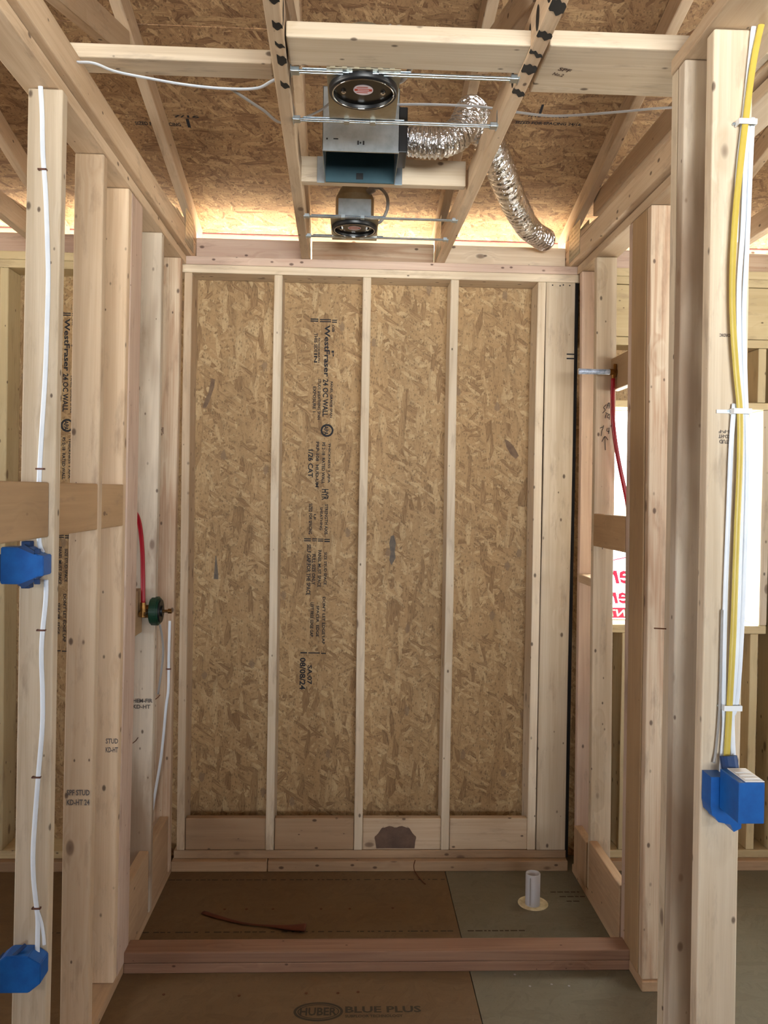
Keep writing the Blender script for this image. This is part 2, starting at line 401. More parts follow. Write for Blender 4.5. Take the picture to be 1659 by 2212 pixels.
for x, y in [(-.62, 2.80), (-.36, 2.79), (-.13, 2.80), (-.02, 2.80), (.05, 2.805), (-.5, 3.37), (-.41, 3.37), (-.3, 3.37), (-.1, 3.37), (.02, 3.37), (.2, 3.375), (-.9, 2.6), (-1.2, 2.7)]:
    bmcyl(bm, (x, y, -.001), (x, y, .001), .0055, 10)
toparent(link('floor_nail', bm, M_WIRE), fb)
bm = bmesh.new()
for x, y in [(.66, 2.83), (.74, 2.84), (.8, 2.83), (1.35, 2.9), (1.5, 2.7), (1.3, 2.55), (.62, 2.9)]:
    bmcyl(bm, (x, y, -.001), (x, y, .001), .0045, 10)
toparent(link('floor_nail', bm, M_GREY), fg)

# exterior sheathing behind the back wall, with the window opening left out
YO = 3.870
WX0, WX1, WZ0, WZ1 = 1.17, 1.922, 1.147, 2.157
bm = bmesh.new()
for b in ((-4.6, WX0, YO, YO+.012, -.3, 2.80), (WX1, 5.1, YO, YO+.012, -.3, 2.80), (WX0, WX1, YO, YO+.012, -.3, WZ0), (WX0, WX1, YO, YO+.012, WZ1, 2.80)): bmbox(bm, *b)
wb = tag(link('wall_back', bm, OSB_WALL), kind='structure')
bm = bmesh.new()
for b in ((-4.6, WX0-.02, YO+.013, YO+.016, -.3, 2.80), (WX1+.06, 5.1, YO+.013, YO+.016, -.3, 2.80), (WX0-.02, WX1+.06, YO+.013, YO+.016, -.3, WZ0-.06), (WX0-.02, WX1+.06, YO+.013, YO+.016, WZ1+.06, 2.80)): bmbox(bm, *b)
tag(link('wall_back_bounce_wrap', bm, M_CLIP), kind='structure')  # unseen outer wrap, added white to bounce daylight up under the eave
# other outer walls, of the unseen rest of the house, with big openings the daylight comes through
bm = bmesh.new()
for b in ((-4.6, -4.58, -4.4, .4, -.3, 4.9), (-4.6, -4.58, 2.0, 3.88, -.3, 3.4), (-4.6, -4.58, .4, 2.0, -.3, 1.2), (-4.6, -4.58, .4, 2.0, 2.3, 3.9)): bmbox(bm, *b)
tag(link('wall_left', bm, OSB_WALL), kind='structure')
bm = bmesh.new()
for b in ((5.08, 5.1, -4.4, -.1, -.3, 4.9), (5.08, 5.1, 1.7, 3.88, -.3, 3.4), (5.08, 5.1, -.1, 1.7, -.3, 1.2), (5.08, 5.1, -.1, 1.7, 2.3, 4.0)): bmbox(bm, *b)
tag(link('wall_right', bm, OSB_WALL), kind='structure')
bm = bmesh.new()
for b in ((-4.6, -.4, -4.42, -4.4, -.3, 5.2), (2.0, 5.1, -4.42, -4.4, -.3, 5.2), (-.4, 2.0, -4.42, -4.4, 2.6, 5.2), (-.4, 2.0, -4.42, -4.4, -.3, 1.2)): bmbox(bm, *b)
tag(link('wall_rear', bm, OSB_WALL), kind='structure')

# roof sheathing, 3 in 12, in courses
SL = .25
def roofz(y): return 3.042+SL*(3.85-y)
ra = math.atan(SL)
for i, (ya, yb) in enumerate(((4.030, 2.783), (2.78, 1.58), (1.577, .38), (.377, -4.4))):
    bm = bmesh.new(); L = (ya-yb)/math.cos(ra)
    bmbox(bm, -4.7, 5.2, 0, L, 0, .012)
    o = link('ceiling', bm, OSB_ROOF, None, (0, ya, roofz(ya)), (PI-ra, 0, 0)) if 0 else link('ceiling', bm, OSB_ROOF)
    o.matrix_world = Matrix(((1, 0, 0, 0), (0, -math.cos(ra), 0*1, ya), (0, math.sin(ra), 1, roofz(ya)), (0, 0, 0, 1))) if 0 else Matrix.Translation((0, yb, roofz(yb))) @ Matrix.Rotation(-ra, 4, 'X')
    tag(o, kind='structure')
    if i == 0:
        ceil0 = o
# red-painted lower edge of the sheathing and the eave board
part('trim_1', M_REDP, None, (-4.7, 5.2, 4.014, 4.029, roofz(4.02)-.002, roofz(4.02)-.0005), bev=0)['kind'] = 'structure'
tag(lumber('trim_2', -4.7, 5.2, 4.032, 4.070, 2.84, roofz(4.032)+.01, P_LIGHT), kind='structure')

# ------------------------------------------------------------------ writing on the back sheathing
K = .00221
def wx(px): return -.145+(px-699.5)*K
def wz(py): return 2.559-(py-694)*K
def cols(bm, rows, dx=0, y=YO-.0008):
    for s, xa, xb, ya, yb in rows:
        if s == '|': quad(bm, (wx(xa)+dx, y, wz(ya)), (0, 0, -(yb-ya)*K), ((xb-xa)*K, 0, 0))
        else: text_bm(bm, s, (wx(xa)+dx, y, wz(ya)), (0, 0, -1), (1, 0, 0), (yb-ya)*K, (xb-xa)*K)
A = lambda x: 620+x/5.266
B = lambda y: 680+y/5.266
D = lambda y: 1080+y/5.266
rows = [('|', A(268), A(355), B(62), B(76)), ('|', A(268), A(355), B(84), B(98)), ('|', A(372), A(498), B(66), B(78)), ('|', A(372), A(498), B(88), B(100)), ('|', A(510), A(565), B(70), B(82)), ('|', A(510), A(565), B(92), B(104)),
        ('WestFraser', A(428), A(490), B(132), B(720)), ('OSB', A(510), A(540), B(130), B(210)), ('P', A(510), A(538), B(420), B(492)),
        ('THIS', A(312), A(350), B(225), B(335)), ('SIDE', A(312), A(350), B(352), B(442)), ('IN', A(312), A(350), B(455), B(560)),
        ('RATED', A(357), A(378), B(280), B(395)), ('SHEATH', A(357), A(378), B(400), B(560)),
        ('24 OC WALL', A(418), A(480), B(745), B(1170)), ('PANEL GRADE SPAN', A(502), A(530), B(770), B(1180)), ('STUDS SHEATHING SPAN', A(362), A(394), B(745), B(1205)),
        ('EXPOSURE 1', A(306), A(342), B(830), B(1120)),
        ('THICKNESS 1 APA', A(490), A(516), B(1465), B(1920)), ('PS 2-18  RATED WALL', A(420), A(456), B(1460), B(1930)), ('PRP-108  HUD-UM', A(350), A(386), B(1455), B(1970)),
        ('1/26 CAT', A(264), A(322), B(1545), B(1860)), ('HYR', A(425), A(500), B(1990), B(2115)),
        ('STRENGTH AXIS', A(462), A(498), D(55), D(400)), ('SIZED FOR SPACING', A(282), A(320), D(50), D(400)), ('LE', A(340), A(362), D(170), D(240)), ('SHEATHING', A(408), A(438), D(88), D(352)),
        ('|', A(232), A(310), D(446), D(458)), ('|', A(232), A(310), D(468), D(480)), ('|', A(325), A(380), D(446), D(458)), ('|', A(325), A(380), D(468), D(478)), ('|', A(388), A(450), D(448), D(458)), ('|', A(388), A(450), D(468), D(480)), ('|', A(462), A(525), D(450), D(462)), ('|', A(462), A(525), D(472), D(486)),
        ('SELF GAP FOR THE SPACE', A(266), A(312), D(515), D(1090)), ('FULL SIZE ONLY', A(325), A(366), D(625), D(975)), ('PANEL MUST SPACE', A(392), A(430), D(580), D(1000)), ('SIZE STUD SPACE', A(462), A(494), D(600), D(975)),
        ('LEFT FREE EDGE GAP', A(316), A(352), D(1175), D(1565)), ('SPACER  EDGE', A(384), A(416), D(1210), D(1565)), ("DON'T LET EDGE LAP", A(452), A(486), D(1110), D(1650)),
        ('|', A(210), A(285), D(1742), D(1756)), ('|', A(300), A(430), D(1744), D(1756)), ('|', A(445), A(500), D(1748), D(1760)),
        ('SA:07', A(292), A(346), D(1890), D(2110)), ('08/08/24', A(205), A(272), D(1805), D(2170))]
def stampwall(dx):
    bm = bmesh.new(); cols(bm, rows, dx)
    c = (wx(709.8)+dx, YO-.0008, wz(931.6)); ring(bm, c, .031, .031, .009, (1, 0, 0), (0, 0, 1), 14)
    text_bm(bm, 'APA', (c[0]-.016, c[1], c[2]+.022), (0, 0, -1), (1, 0, 0), .044, .022)
    o = toparent(link('printed_marking', bm, M_INK), wb); o['label'] = 'black printing running down the sheathing'
stampwall(0); stampwall(-1.219)
# smears on the sheathing
def blot(name, pts, mat, parent, y=YO-.0006):
    bm = bmesh.new(); bm.faces.new([bm.verts.new((x, y, z)) for x, z in pts])
    for f in bm.faces: f.normal_flip() if f.normal.y > 0 else None
    toparent(link(name, bm, mat), parent)
M_SMEAR = plain('dark_flake', (112, 90, 72), .85, var=(30, (136, 112, 88)))
M_SMEAR2 = plain('grey_flake', (98, 90, 84), .85, var=(30, (124, 112, 98)))
blot('dark_flake', [(-.672, 2.27), (-.655, 2.265), (-.658, 2.23), (-.68, 2.16), (-.695, 2.13), (-.712, 2.128), (-.70, 2.17), (-.685, 2.2)], M_SMEAR, wb)
blot('dark_flake', [(-.641, 1.43), (-.637, 1.43), (-.625, 1.32), (-.632, 1.318), (-.648, 1.32)], M_SMEAR2, wb)
blot('dark_flake', [(.19, 1.535), (.205, 1.54), (.215, 1.50), (.21, 1.46), (.215, 1.43), (.195, 1.395), (.185, 1.42), (.19, 1.46), (.183, 1.5)], M_SMEAR2, wb)
blot('dark_flake', [(.728, 2.01), (.75, 2.0), (.775, 1.975), (.80, 1.93), (.785, 1.915), (.76, 1.935), (.74, 1.97)], M_SMEAR, wb)

# ------------------------------------------------------------------ back wall framing
ZB0, ZB1 = .086, 2.730
YB = 3.730
gB = 'studs of the shower back wall'
def backstud(x0, x1, label, mat, z0=ZB0, z1=ZB1, grp=gB, y1=3.868, y0=YB):
    return lumber('wall_stud', x0, x1, y0, y1, z0, z1, mat, label, 'stud', grp)
BL = backstud(-.776, -.740, 'narrow stud edge at the left corner of the back wall', P_WARM)
BA = backstud(-.370, -.332, 'back wall stud just left of the printed lettering', P_LIGHT)
BBs = backstud(.036, .074, 'back wall stud just right of the printed lettering, middle of three', P_LIGHT)
BC = backstud(.441, .479, 'back wall stud, rightmost of the three free-standing ones', P_LIGHT)
BD = backstud(.846, .884, 'back wall stud nailed beside the wide flat plank', P_LIGHT)
bp = lumber('corner_plank', .886, 1.022, YB-.002, YB+.036, ZB0, ZB1, P_LIGHT, 'wide pale plank closing the right corner of the back wall, knots down its length', 'plank')
bm = bmesh.new()
for z in (2.395, 2.375): quad(bm, (.985, YB-.0045, z), (.035, 0, 0), (0, 0, .006))
for x, z in ((.91, 2.712), (.945, 2.71), (.96, 2.714), (.99, 2.712)): quad(bm, (x, YB-.0045, z), (.006, 0, 0), (0, 0, .006))
toparent(link('pencil_mark', bm, M_INK), bp)
part('gap_shade_strip', M_GAP, None, (1.0235, 1.0385, YB+.006, YB+.02, .05, 2.728), bev=0)  # black strip set in the gap to paint its deep shade
tag(bpy.data.objects['gap_shade_strip'], 'dark strip painting the shade in the gap right of the wide corner plank', 'strip')
lumber('top_plate', -.84, 1.046, 3.73, 3.868, 2.7305, 2.7675, P_LIGHT, 'lower of the two top plates over the back wall', 'plate', 'double top plate of the back wall')
lumber('top_plate', -.792, 1.046, 3.731, 3.868, 2.768, 2.806, P_PINK, 'upper of the two top plates over the back wall, greyish pink', 'plate', 'double top plate of the back wall')
lumber('bottom_plate', -.79, 1.028, 3.73, 3.868, .048, .085, P_PLATE, 'bottom plate the back wall studs stand on', 'plate', 'floor plates of the back wall')
lumber('bottom_plate', -.795, -.36, 3.700, 3.868, 0, .047, P_PLATE, 'short lower floor plate under the back wall at the left corner', 'plate', 'floor plates of the back wall')
lumber('bottom_plate', -.357, 1.03, 3.700, 3.868, 0, .047, P_PLATE, 'long lower floor plate under the back wall', 'plate', 'floor plates of the back wall')
for x0, x1, m, lb in ((-.739, -.371, P_PLATE, 'low block board at the back wall, leftmost of the four'), (-.331, .035, P_PLATE, 'low block board at the back wall below the printed date'),
                      (.075, .440, P_WARM, 'low block board at the back wall with a round dark stain'), (.480, .845, P_WARM, 'low block board at the back wall, rightmost of the four')):
    o = lumber('low_block', x0, x1, 3.736, 3.774, ZB0, .232, m, lb, 'block', 'low blocks between the back wall studs')
    if 'stain' in lb:
        bm = bmesh.new(); vs = []
        for i in range(26):
            t = PI*i/25; r = .093+.006*math.sin(7*t)
            vs.append(bm.verts.new((.228+r*math.cos(t), 3.7355, .125+min(.068, .085*math.sin(t))+.004*math.sin(11*t))))
        vs += [bm.verts.new((.14, 3.7355, .092)), bm.verts.new((.318, 3.7355, .092))]
        bm.faces.new(vs[::-1]); bmesh.ops.recalc_face_normals(bm, faces=bm.faces)
        for f in bm.faces:
            if f.normal.y > 0: f.normal_flip()
        toparent(link('dark_stain', bm, M_STAIN), o)

# back wall continuing left and right of the shower
for x, lb in ((-1.60, 'stud far behind at the left picture edge, beyond the shower side wall'), (-1.19, 'back wall stud hidden mostly behind the left wall studs'), (-2.0, 'back wall stud far left beyond the picture edge')):
    backstud(x, x+.038, lb, P_YEL, .086, 2.73, 'studs of the back wall in the left room')
lumber('top_plate', -3.2, -.845, 3.73, 3.868, 2.7305, 2.7675, P_YEL, 'lower top plate of the back wall in the left room', 'plate', 'top plates of the left room')
lumber('top_plate', -3.2, -.80, 3.731, 3.868, 2.768, 2.806, P_YEL, 'upper top plate of the back wall in the left room', 'plate', 'top plates of the left room')
lumber('bottom_plate', -3.2, -.872, 3.73, 3.868, .048, .085, P_YEL, 'pale bottom plate of the back wall in the left room', 'plate', 'floor plates of the left room')
lumber('bottom_plate', -3.2, -.872, 3.70, 3.868, 0, .047, P_PLATE, 'browner lower floor plate in the left room', 'plate', 'floor plates of the left room')
# right room
gR = 'framing round the window in the right room'
lumber('top_plate', 1.048, 3.4, 3.73, 3.868, 2.7305, 2.7675, P_YEL, 'lower top plate over the window in the right room', 'plate', 'top plates of the right room')
lumber('top_plate', 1.048, 3.4, 3.731, 3.868, 2.768, 2.806, P_YEL, 'upper top plate over the window in the right room', 'plate', 'top plates of the right room')
lumber('bottom_plate', 1.15, 3.4, 3.73, 3.868, .048, .085, P_YEL, 'pale bottom plate of the back wall in the right room', 'plate', 'floor plates of the right room')
lumber('bottom_plate', 1.15, 3.4, 3.70, 3.868, 0, .047, P_PLATE, 'browner lower floor plate in the right room', 'plate', 'floor plates of the right room')
lumber('window_header', 1.135, 1.99, 3.732, 3.77, 2.488, 2.728, P_YEL, 'deep yellowish header board over the window', 'header')
lumber('header_plate', 1.135, 1.99, 3.732, 3.868, 2.448, 2.486, P_YEL, 'thin plate nailed under the window header', 'plate')
lumber('window_head_plate', 1.135, 1.96, 3.732, 3.868, 2.159, 2.192, P_YEL, 'plate across the top of the window opening', 'plate')
lumber('window_sill_plate', 1.135, 1.96, 3.732, 3.868, 1.106, 1.145, P_YEL, 'plate across the bottom of the window opening', 'plate')
for x, nm in ((1.34, 'short stud over the window hidden behind the shower side wall'), (1.895, 'short stud over the right side of the window')):
    lumber('cripple_stud', x, x+.038, 3.732, 3.868, 2.193, 2.447, P_YEL, nm, 'stud', gR)
for x, nm in ((1.275, 'short stud under the left side of the window, seen beside the side wall stud'), (1.60, 'short stud under the middle of the window'), (1.885, 'short stud under the right side of the window, dark knot halfway')):
    lumber('cripple_stud', x, x+.038, 3.732, 3.868, .086, 1.105, P_YEL, nm, 'stud', gR)
lumber('window_jamb_stud', 1.923, 1.961, 3.732, 3.868, 1.146, 2.158, P_LIGHT, 'brightly lit jamb stud at the right side of the window', 'stud', gR)
lumber('wall_stud', 1.992, 2.03, 3.73, 3.868, .086, 2.73, P_YEL, 'full height stud right of the window', 'stud', gR)
lumber('window_jamb_stud', 1.135, 1.169, 3.732, 3.868, 1.146, 2.158, P_LIGHT, 'jamb stud at the left side of the window, hidden by the side wall', 'stud', gR)
# house wrap over the opening
bm = bmesh.new(); n = 14
gr = [[bm.verts.new((WX0-.015+(1.80-WX0+.015)*i/n, 3.8845+.0012*math.sin(i*1.1+j*.7), 1.10+1.05*j/10)) for i in range(n+1)] for j in range(11)]
for j in range(10):
    for i in range(n): bm.faces.new((gr[j][i], gr[j][i+1], gr[j+1][i+1], gr[j+1][i]))
wrap = tag(link('house_wrap', bm, M_WRAP, smooth=True), 'white house wrap sheet over the window opening, red lettering seen from behind', 'sheeting')
bm = bmesh.new()
text_bm(bm, 're', (1.262, 3.880, 1.315), (1, 0, 0), (0, 0, 1), .001, .001) if 0 else None
text_bm(bm, 'er', (1.372, 3.8795, 1.318), (-1, 0, .0), (-.25, 0, 1), .115, .066, mirror=True)
text_bm(bm, 'er', (1.362, 3.8795, 1.222), (-1, 0, .0), (-.25, 0, 1), .105, .056, mirror=True)
bmtube(bm, [(1.24, 3.8795, 1.42), (1.28, 3.8795, 1.435), (1.34, 3.8795, 1.448)], .003, .0008, (0, 0, 1), 6)
quad(bm, (1.19, 3.8797, 1.152), (.25, 0, 0), (0, 0, .052))
toparent(link('red_lettering', bm, M_REDT), wrap)
bm = bmesh.new(); text_bm(bm, 'NT', (1.340, 3.879, 1.160), (-1, 0, 0), (-.2, 0, 1), .085, .034, mirror=True)
toparent(link('white_lettering', bm, M_CLIP), wrap)
lumber('window_batten', 1.10, 2.0, 3.899, 3.919, 1.662, 1.728, P_LIGHT, 'grey batten nailed across the window outside', 'batten')

# ------------------------------------------------------------------ left side wall of the shower
LX = -.778; LEAN = .0065
gL = 'studs of the left side wall'
def lstud(y0, y1, label, mat, dx=0, x0=None, x1=None, name='wall_stud', grp=gL, z0=.039, z1=2.764):
    return lumber(name, LX-.088+dx if x0 is None else x0, LX+dx if x1 is None else x1, y0, y1, z0, z1, mat, label, 'stud', grp, lean=(0, LEAN, 0))
lstud(1.690, 1.728, 'nearest stud of the left side wall, only a sliver at the left picture edge', P_PINK, dx=-.006)
s1 = lstud(2.120, 2.158, 'pale left wall stud with a white cable stapled down it', P_LIGHT, dx=.012)
s2 = lstud(2.520, 2.558, 'warm left wall stud with rounded edge, right behind the cable stud', P_WARM, dx=-.002)
s3 = lstud(2.800, 2.838, 'left wall stud at the shower entry, bark-edged along its right side', P_WARM, dx=-.004)
s3b = lumber('corner_plank', LX-.040, LX-.002, 2.839, 2.978, .039, 2.764, P_PINK, 'flat pinkish plank closing the left shower entry post', 'plank', lean=(0, LEAN, 0))
s4 = lstud(3.270, 3.308, 'pale left wall stud right behind the green shower valve', P_STAIN)
s5 = lstud(3.615, 3.653, 'red-streaked left wall stud in the back corner', P_RED, dx=.002)
stamp(s1, [('|', 0, 0, .0015, .02)], (LX-.05, 2.1192, 1.90), (1, 0, 0), (0, 0, 1), name='pencil_mark') if 0 else None
stamp(s2, [('SPF STUD', 0, .03, .07, .018), ('KD-HT 24', 0, 0, .07, .018)], (LX-.084, 2.5192, .765), (1, 0, 0), (0, 0, 1))
stamp(s3, [('STUD', 0, .03, .042, .018), ('KD-HT', 0, 0, .042, .018)], (LX-.050, 2.7992, .838), (1, 0, 0), (0, 0, 1))
stamp(s4, [('HEM-FIR', 0, .024, .078, .016), ('KD-HT', 0, 0, .07, .016)], (LX-.084, 3.2692, .862), (1, 0, 0), (0, 0, 1))
stamp(s5, [('|H|', 0, 0, .022, .03)], (LX-.078, 3.6142, 1.985), (1, 0, 0), (0, 0, 1), M_INKB, 'pencil_mark')
lumber('top_plate', -.862, -.768, 1.0, 3.728, 2.766, 2.804, P_WARM, 'top plate of the left side wall, drilled for the white cable', 'plate')
lumber('bottom_plate', -.880, -.792, 1.0, 3.696, 0, .038, P_PLATE, 'bottom plate of the left side wall on the brown floor', 'plate')
lumber('low_block', -.828, -.790, 2.985, 3.266, .039, .292, P_PLATE, 'tall low block at the left shower wall nearest the curb', 'block', 'low blocks of the left side wall')
lumber('low_block', -.828, -.790, 3.310, 3.612, .039, .292, P_PLATE, 'tall low block at the left shower wall nearest the back corner', 'block', 'low blocks of the left side wall')
gK = 'row of chest-high blocks in the left side wall'
lumber('backing_block', -.816, -.778, 1.730, 2.118, 1.615, 1.756, P_BROWN, 'chest-high brown block above the upper blue box, dark round knot', 'block', gK)
lumber('backing_block', -.816, -.778, 2.160, 2.518, 1.615, 1.756, P_BROWN, 'chest-high brown block between the cable stud and the next stud', 'block', gK)
lumber('backing_block', -.816, -.778, 2.560, 2.798, 1.615, 1.756, P_BROWN, 'chest-high brown block beside the shower entry stud, smallest in the picture', 'block', gK)
lumber('valve_block', -.866, -.828, 2.985, 3.266, 1.17, 1.345, P_BROWN, 'brown backing block behind the green shower valve', 'block')

# shower valve
v = thing('shower_valve', 'shower mixing valve with round green plaster guard and brass stem', 'valve', (-.79, 3.345, 1.252))
def vp(name, mat, bm, smooth=False): return link(name, bm, mat, v, smooth=smooth)
bm = bmesh.new(); bmcyl(bm, (-.008, -.06, 0), (.028, -.06, 0), .058, 40); bmesh.ops.bevel(bm, geom=[e for e in bm.edges if len(e.link_faces) == 2 and e.calc_face_angle() > .8], offset=.006, segments=2, affect='EDGES'); g_ = vp('plaster_guard', M_GREEN, bm)
bm = bmesh.new(); bmcyl(bm, (.0285, -.06, 0), (.034, -.06, 0), .046, 32); bmcyl(bm, (.034, -.06, 0), (.040, -.06, 0), .022, 24); o = vp('guard_cap', M_BLACK, bm)
bm = bmesh.new(); bmcyl(bm, (.03, -.06, 0), (.062, -.06, 0), .006, 14); bmcyl(bm, (.060, -.06, 0), (.074, -.06, 0), .010, 14); vp('stem', M_BRASS, bm)
bm = bmesh.new(); bmbox(bm, -.008, .004, -.069, -.051, .052, .082, .002); vp('guard_tab', M_GREEN, bm)
bm = bmesh.new(); bmcyl(bm, (-.04, -.06, 0), (-.006, -.06, 0), .03, 20); bmcyl(bm, (-.022, -.15, 0), (-.022, -.02, 0), .013, 16); bmcyl(bm, (-.020, -.14, -.012), (-.020, -.14, .045), .011, 14); bmcyl(bm, (-.022, -.06, 0), (-.022, -.06, .06), .012, 14); vp('valve_body', M_BRASS, bm)
tube('water_pipe', M_PEX, [(-.810, 3.205, 1.29), (-.812, 3.205, 1.40), (-.813, 3.195, 1.50), (-.817, 3.175, 1.59), (-.824, 3.150, 1.64), (-.836, 3.115, 1.662), (-.852, 3.085, 1.645), (-.870, 3.06, 1.59), (-.882, 3.04, 1.50), (-.884, 3.03, 1.3)], .0088, label='red water pipe arching down to the green valve', cat='pipe', side=(0, 1, 0))
cb = tube('electric_cable', M_GREY, [(-.774, 3.335, 1.19), (-.772, 3.37, 1.13), (-.774, 3.40, 1.06), (-.785, 3.42, .98), (-.80, 3.43, .88)], .0045, .003, label='thin grey wire curving down behind the valve', cat='cable')
tube('electric_cable', M_WHITE, [(-.795, 3.612, 1.16), (-.797, 3.611, 1.0), (-.797, 3.611, .86), (-.806, 3.611, .78), (-.822, 3.61, .58), (-.845, 3.61, .42), (-.86, 3.61, .32)], .006, .003, label='white cable bowed down the red-streaked corner stud', cat='cable')
part('cable_staple', M_STAPLE, None, (-.808, -.786, 3.604, 3.612, .944, .95), bev=.001); tag(bpy.data.objects['cable_staple'], 'metal staple on the white cable at the corner stud', 'staple')
for y, z, x, lb in ((3.611, .83, -.835, 'bent nail sticking from the corner stud above the lower one'), (3.266, .745, -.84, 'bent nail sticking from the pale left wall stud')):
    tube('bent_nail', M_WIRE, [(x, y+.004, z), (x, y-.03, z-.002), (x-.012, y-.05, z-.01), (x-.03, y-.055, z-.03)], .0018, label=lb, cat='nail', group='nails in the left wall')

# white cable on stud 1 with staples, boxes
Y1 = 2.1155
cpts = [(-.811, 2.1145, 2.775), (-.806, Y1, 2.70), (-.803, Y1, 2.60), (-.795, Y1, 2.50), (-.788, Y1, 2.35), (-.786, Y1, 2.25), (-.790, Y1, 2.05), (-.797, Y1, 1.90), (-.803, Y1, 1.76), (-.803, Y1, 1.66), (-.800, Y1-.001, 1.60), (-.790, Y1-.004, 1.575)]
tube('electric_cable', M_WHITE, cpts, .0062, .003, label='white cable from the top plate down to the upper blue box', cat='cable')
tube('electric_cable', M_WHITE, [(-.782, Y1, 1.505), (-.783, Y1, 1.45), (-.792, Y1, 1.33), (-.788, Y1, 1.21), (-.788, Y1, 1.12), (-.797, Y1, .99), (-.807, Y1, .82), (-.806, Y1, .74), (-.800, Y1, .68), (-.793, Y1-.002, .63), (-.790, 2.106, .59), (-.788, 2.10, .545)], .0062, .003, label='white cable from the upper blue box down to the lower one', cat='cable')
tube('electric_cable', M_WHITE, [(-.797, Y1, .655), (-.784, Y1-.002, .62), (-.776, 2.108, .59), (-.772, 2.104, .565)], .0045, .003, label='short split cable end entering the lower blue box', cat='cable')
for i, (x, z, lb) in enumerate(((-.803, 2.555, 'topmost'), (-.800, 1.79, 'second, just above the brown block'), (-.793, 1.375, 'third, below the upper blue box'), (-.801, .995, 'fourth, above the knot'), (-.797, .655, 'lowest, above the lower blue box'))):
    bm = bmesh.new(); bmbox(bm, x-.011, x+.011, 2.110, 2.1135, z-.0022, z+.0022, .0006); bmbox(bm, x-.011, x-.0085, 2.110, 2.1195, z-.002, z+.002); bmbox(bm, x+.0085, x+.011, 2.110, 2.1195, z-.002, z+.002)
    tag(link('cable_staple', bm, M_STAPLE), 'brown metal staple over the left wall cable, '+lb, 'staple', 'staples on the left cable')

def outlet_box(label, flip, z):
    """single gang nail-on box hung on the face of the cable stud"""
    t = thing('outlet_box', label, 'electrical box', (-.778, 2.1185, z), 'blue boxes on the left cable stud')
    bm = bmesh.new(); H = .0465
    prof = [(-.098, -H), (-.034, -H), (-.006, -.026), (.008, -.024), (.008, .026), (-.006, .028), (-.034, H), (-.098, H)] if flip else [(-.096, -H), (-.018, -H), (.012, -H+.024), (.012, H-.02), (-.020, H), (-.076, H), (-.096, H-.016)]
    a = [bm.verts.new((x, 0, zz)) for x, zz in prof]; b = [bm.verts.new((x, -.056, zz)) for x, zz in prof]
    bm.faces.new(a); bm.faces.new(b[::-1])
    for i in range(len(prof)): bm.faces.new((a[i], b[i], b[(i+1) % len(prof)], a[(i+1) % len(prof)]))
    bmesh.ops.recalc_face_normals(bm, faces=bm.faces)
    bmesh.ops.bevel(bm, geom=bm.edges[:], offset=.002, segments=2, affect='EDGES')
    link('box_body', bm, M_BLUE, t)
    bm = bmesh.new()
    if flip:
        bm.free()
        for s in (1, -1):
            bm = bmesh.new(); bmbox(bm, -.058, -.036, -.030, -.002, s*.052-.008, s*.052+.008, .002); link('nail_bracket', bm, M_BLUEIN, t); bm = bmesh.new()
            f = [(-.052, s*.047), (-.012, s*.03), (-.010, s*.038), (-.036, s*.054)]
            va = [bm.verts.new((x, -.058, q)) for x, q in f]; vb = [bm.verts.new((x, -.066, q)) for x, q in f]
            bm.faces.new(va); bm.faces.new(vb[::-1])
            for i in range(4): bm.faces.new((va[i], vb[i], vb[(i+1) % 4], va[(i+1) % 4]))
            bmesh.ops.recalc_face_normals(bm, faces=bm.faces); link('side_tab', bm, M_BLUEIN, t); bm = bmesh.new()
            bmbox(bm, -.012, .002, -.064, -.057, s*.038-.007, s*.038+.006, .0015)
            bmesh.ops.recalc_face_normals(bm, faces=bm.faces); link('corner_tab', bm, M_BLUEIN, t)
    else:
        bmtube(bm, [(-.066, -.05, .038), (-.05, -.04, .050), (-.04, -.02, .056)], .005, seg=8); bmesh.ops.recalc_face_normals(bm, faces=bm.faces); link('nail_bracket', bm, M_BLUEIN, t); bm = bmesh.new()
        bmbox(bm, -.072, -.062, -.03, -.02, -.054, -.046, .002)
        bmesh.ops.recalc_face_normals(bm, faces=bm.faces)
        link('corner_tab', bm, M_BLUEIN, t)
    bm = bmesh.new(); bmbox(bm, -.1035, -.0965, -.053, -.003, -.040, .028, .001); link('box_opening', bm, M_BLUEIN, t)
    return t
outlet_box('upper blue electrical box on the cable stud, lit pale blue', True, 1.545)
outlet_box('lower blue electrical box on the cable stud near the floor', False, .512)

# ------------------------------------------------------------------ right side wall of the shower
RX = 1.036; RLEAN = -.008
gS = 'studs of the right shower wall'
def rstud(y0, y1, label, mat, dx=0, name='wall_stud', grp=gS):
    return lumber(name, RX+dx, RX+dx+(.084 if 'front stud' in label else .088), y0, y1, .039, 2.764, mat, label, 'stud', grp, lean=(0, RLEAN, 0))
rstud(2.800, 2.838, 'front stud of the right shower entry post, brown streaks near its top', P_RED, dx=.004)
lumber('corner_plank', RX+.002, RX+.040, 2.840, 2.984, .039, 2.764, P_BROWN, 'flat brown plank in the right shower entry post', 'plank', lean=(0, RLEAN, 0))
rstud(2.986, 3.024, 'rear stud of the right shower entry post, pinkish edge', P_PINK, dx=.002)
r3 = rstud(3.430, 3.468, 'pale right wall stud with handwriting and the shower pipe crossing it', P_LIGHT, dx=.004)
r4 = rstud(3.655, 3.693, 'pinkish right wall stud in the back corner beside the dark gap', P_PINK, dx=.006)
lumber('top_plate', RX-.008, RX+.088, 1.1, 3.728, 2.766, 2.804, P_WARM, 'lower top plate of the right shower wall', 'plate')
lumber('bottom_plate', RX+.012, RX+.10, 2.79, 3.698, 0, .038, P_PLATE, 'bottom plate of the right shower wall on the grey floor', 'plate')
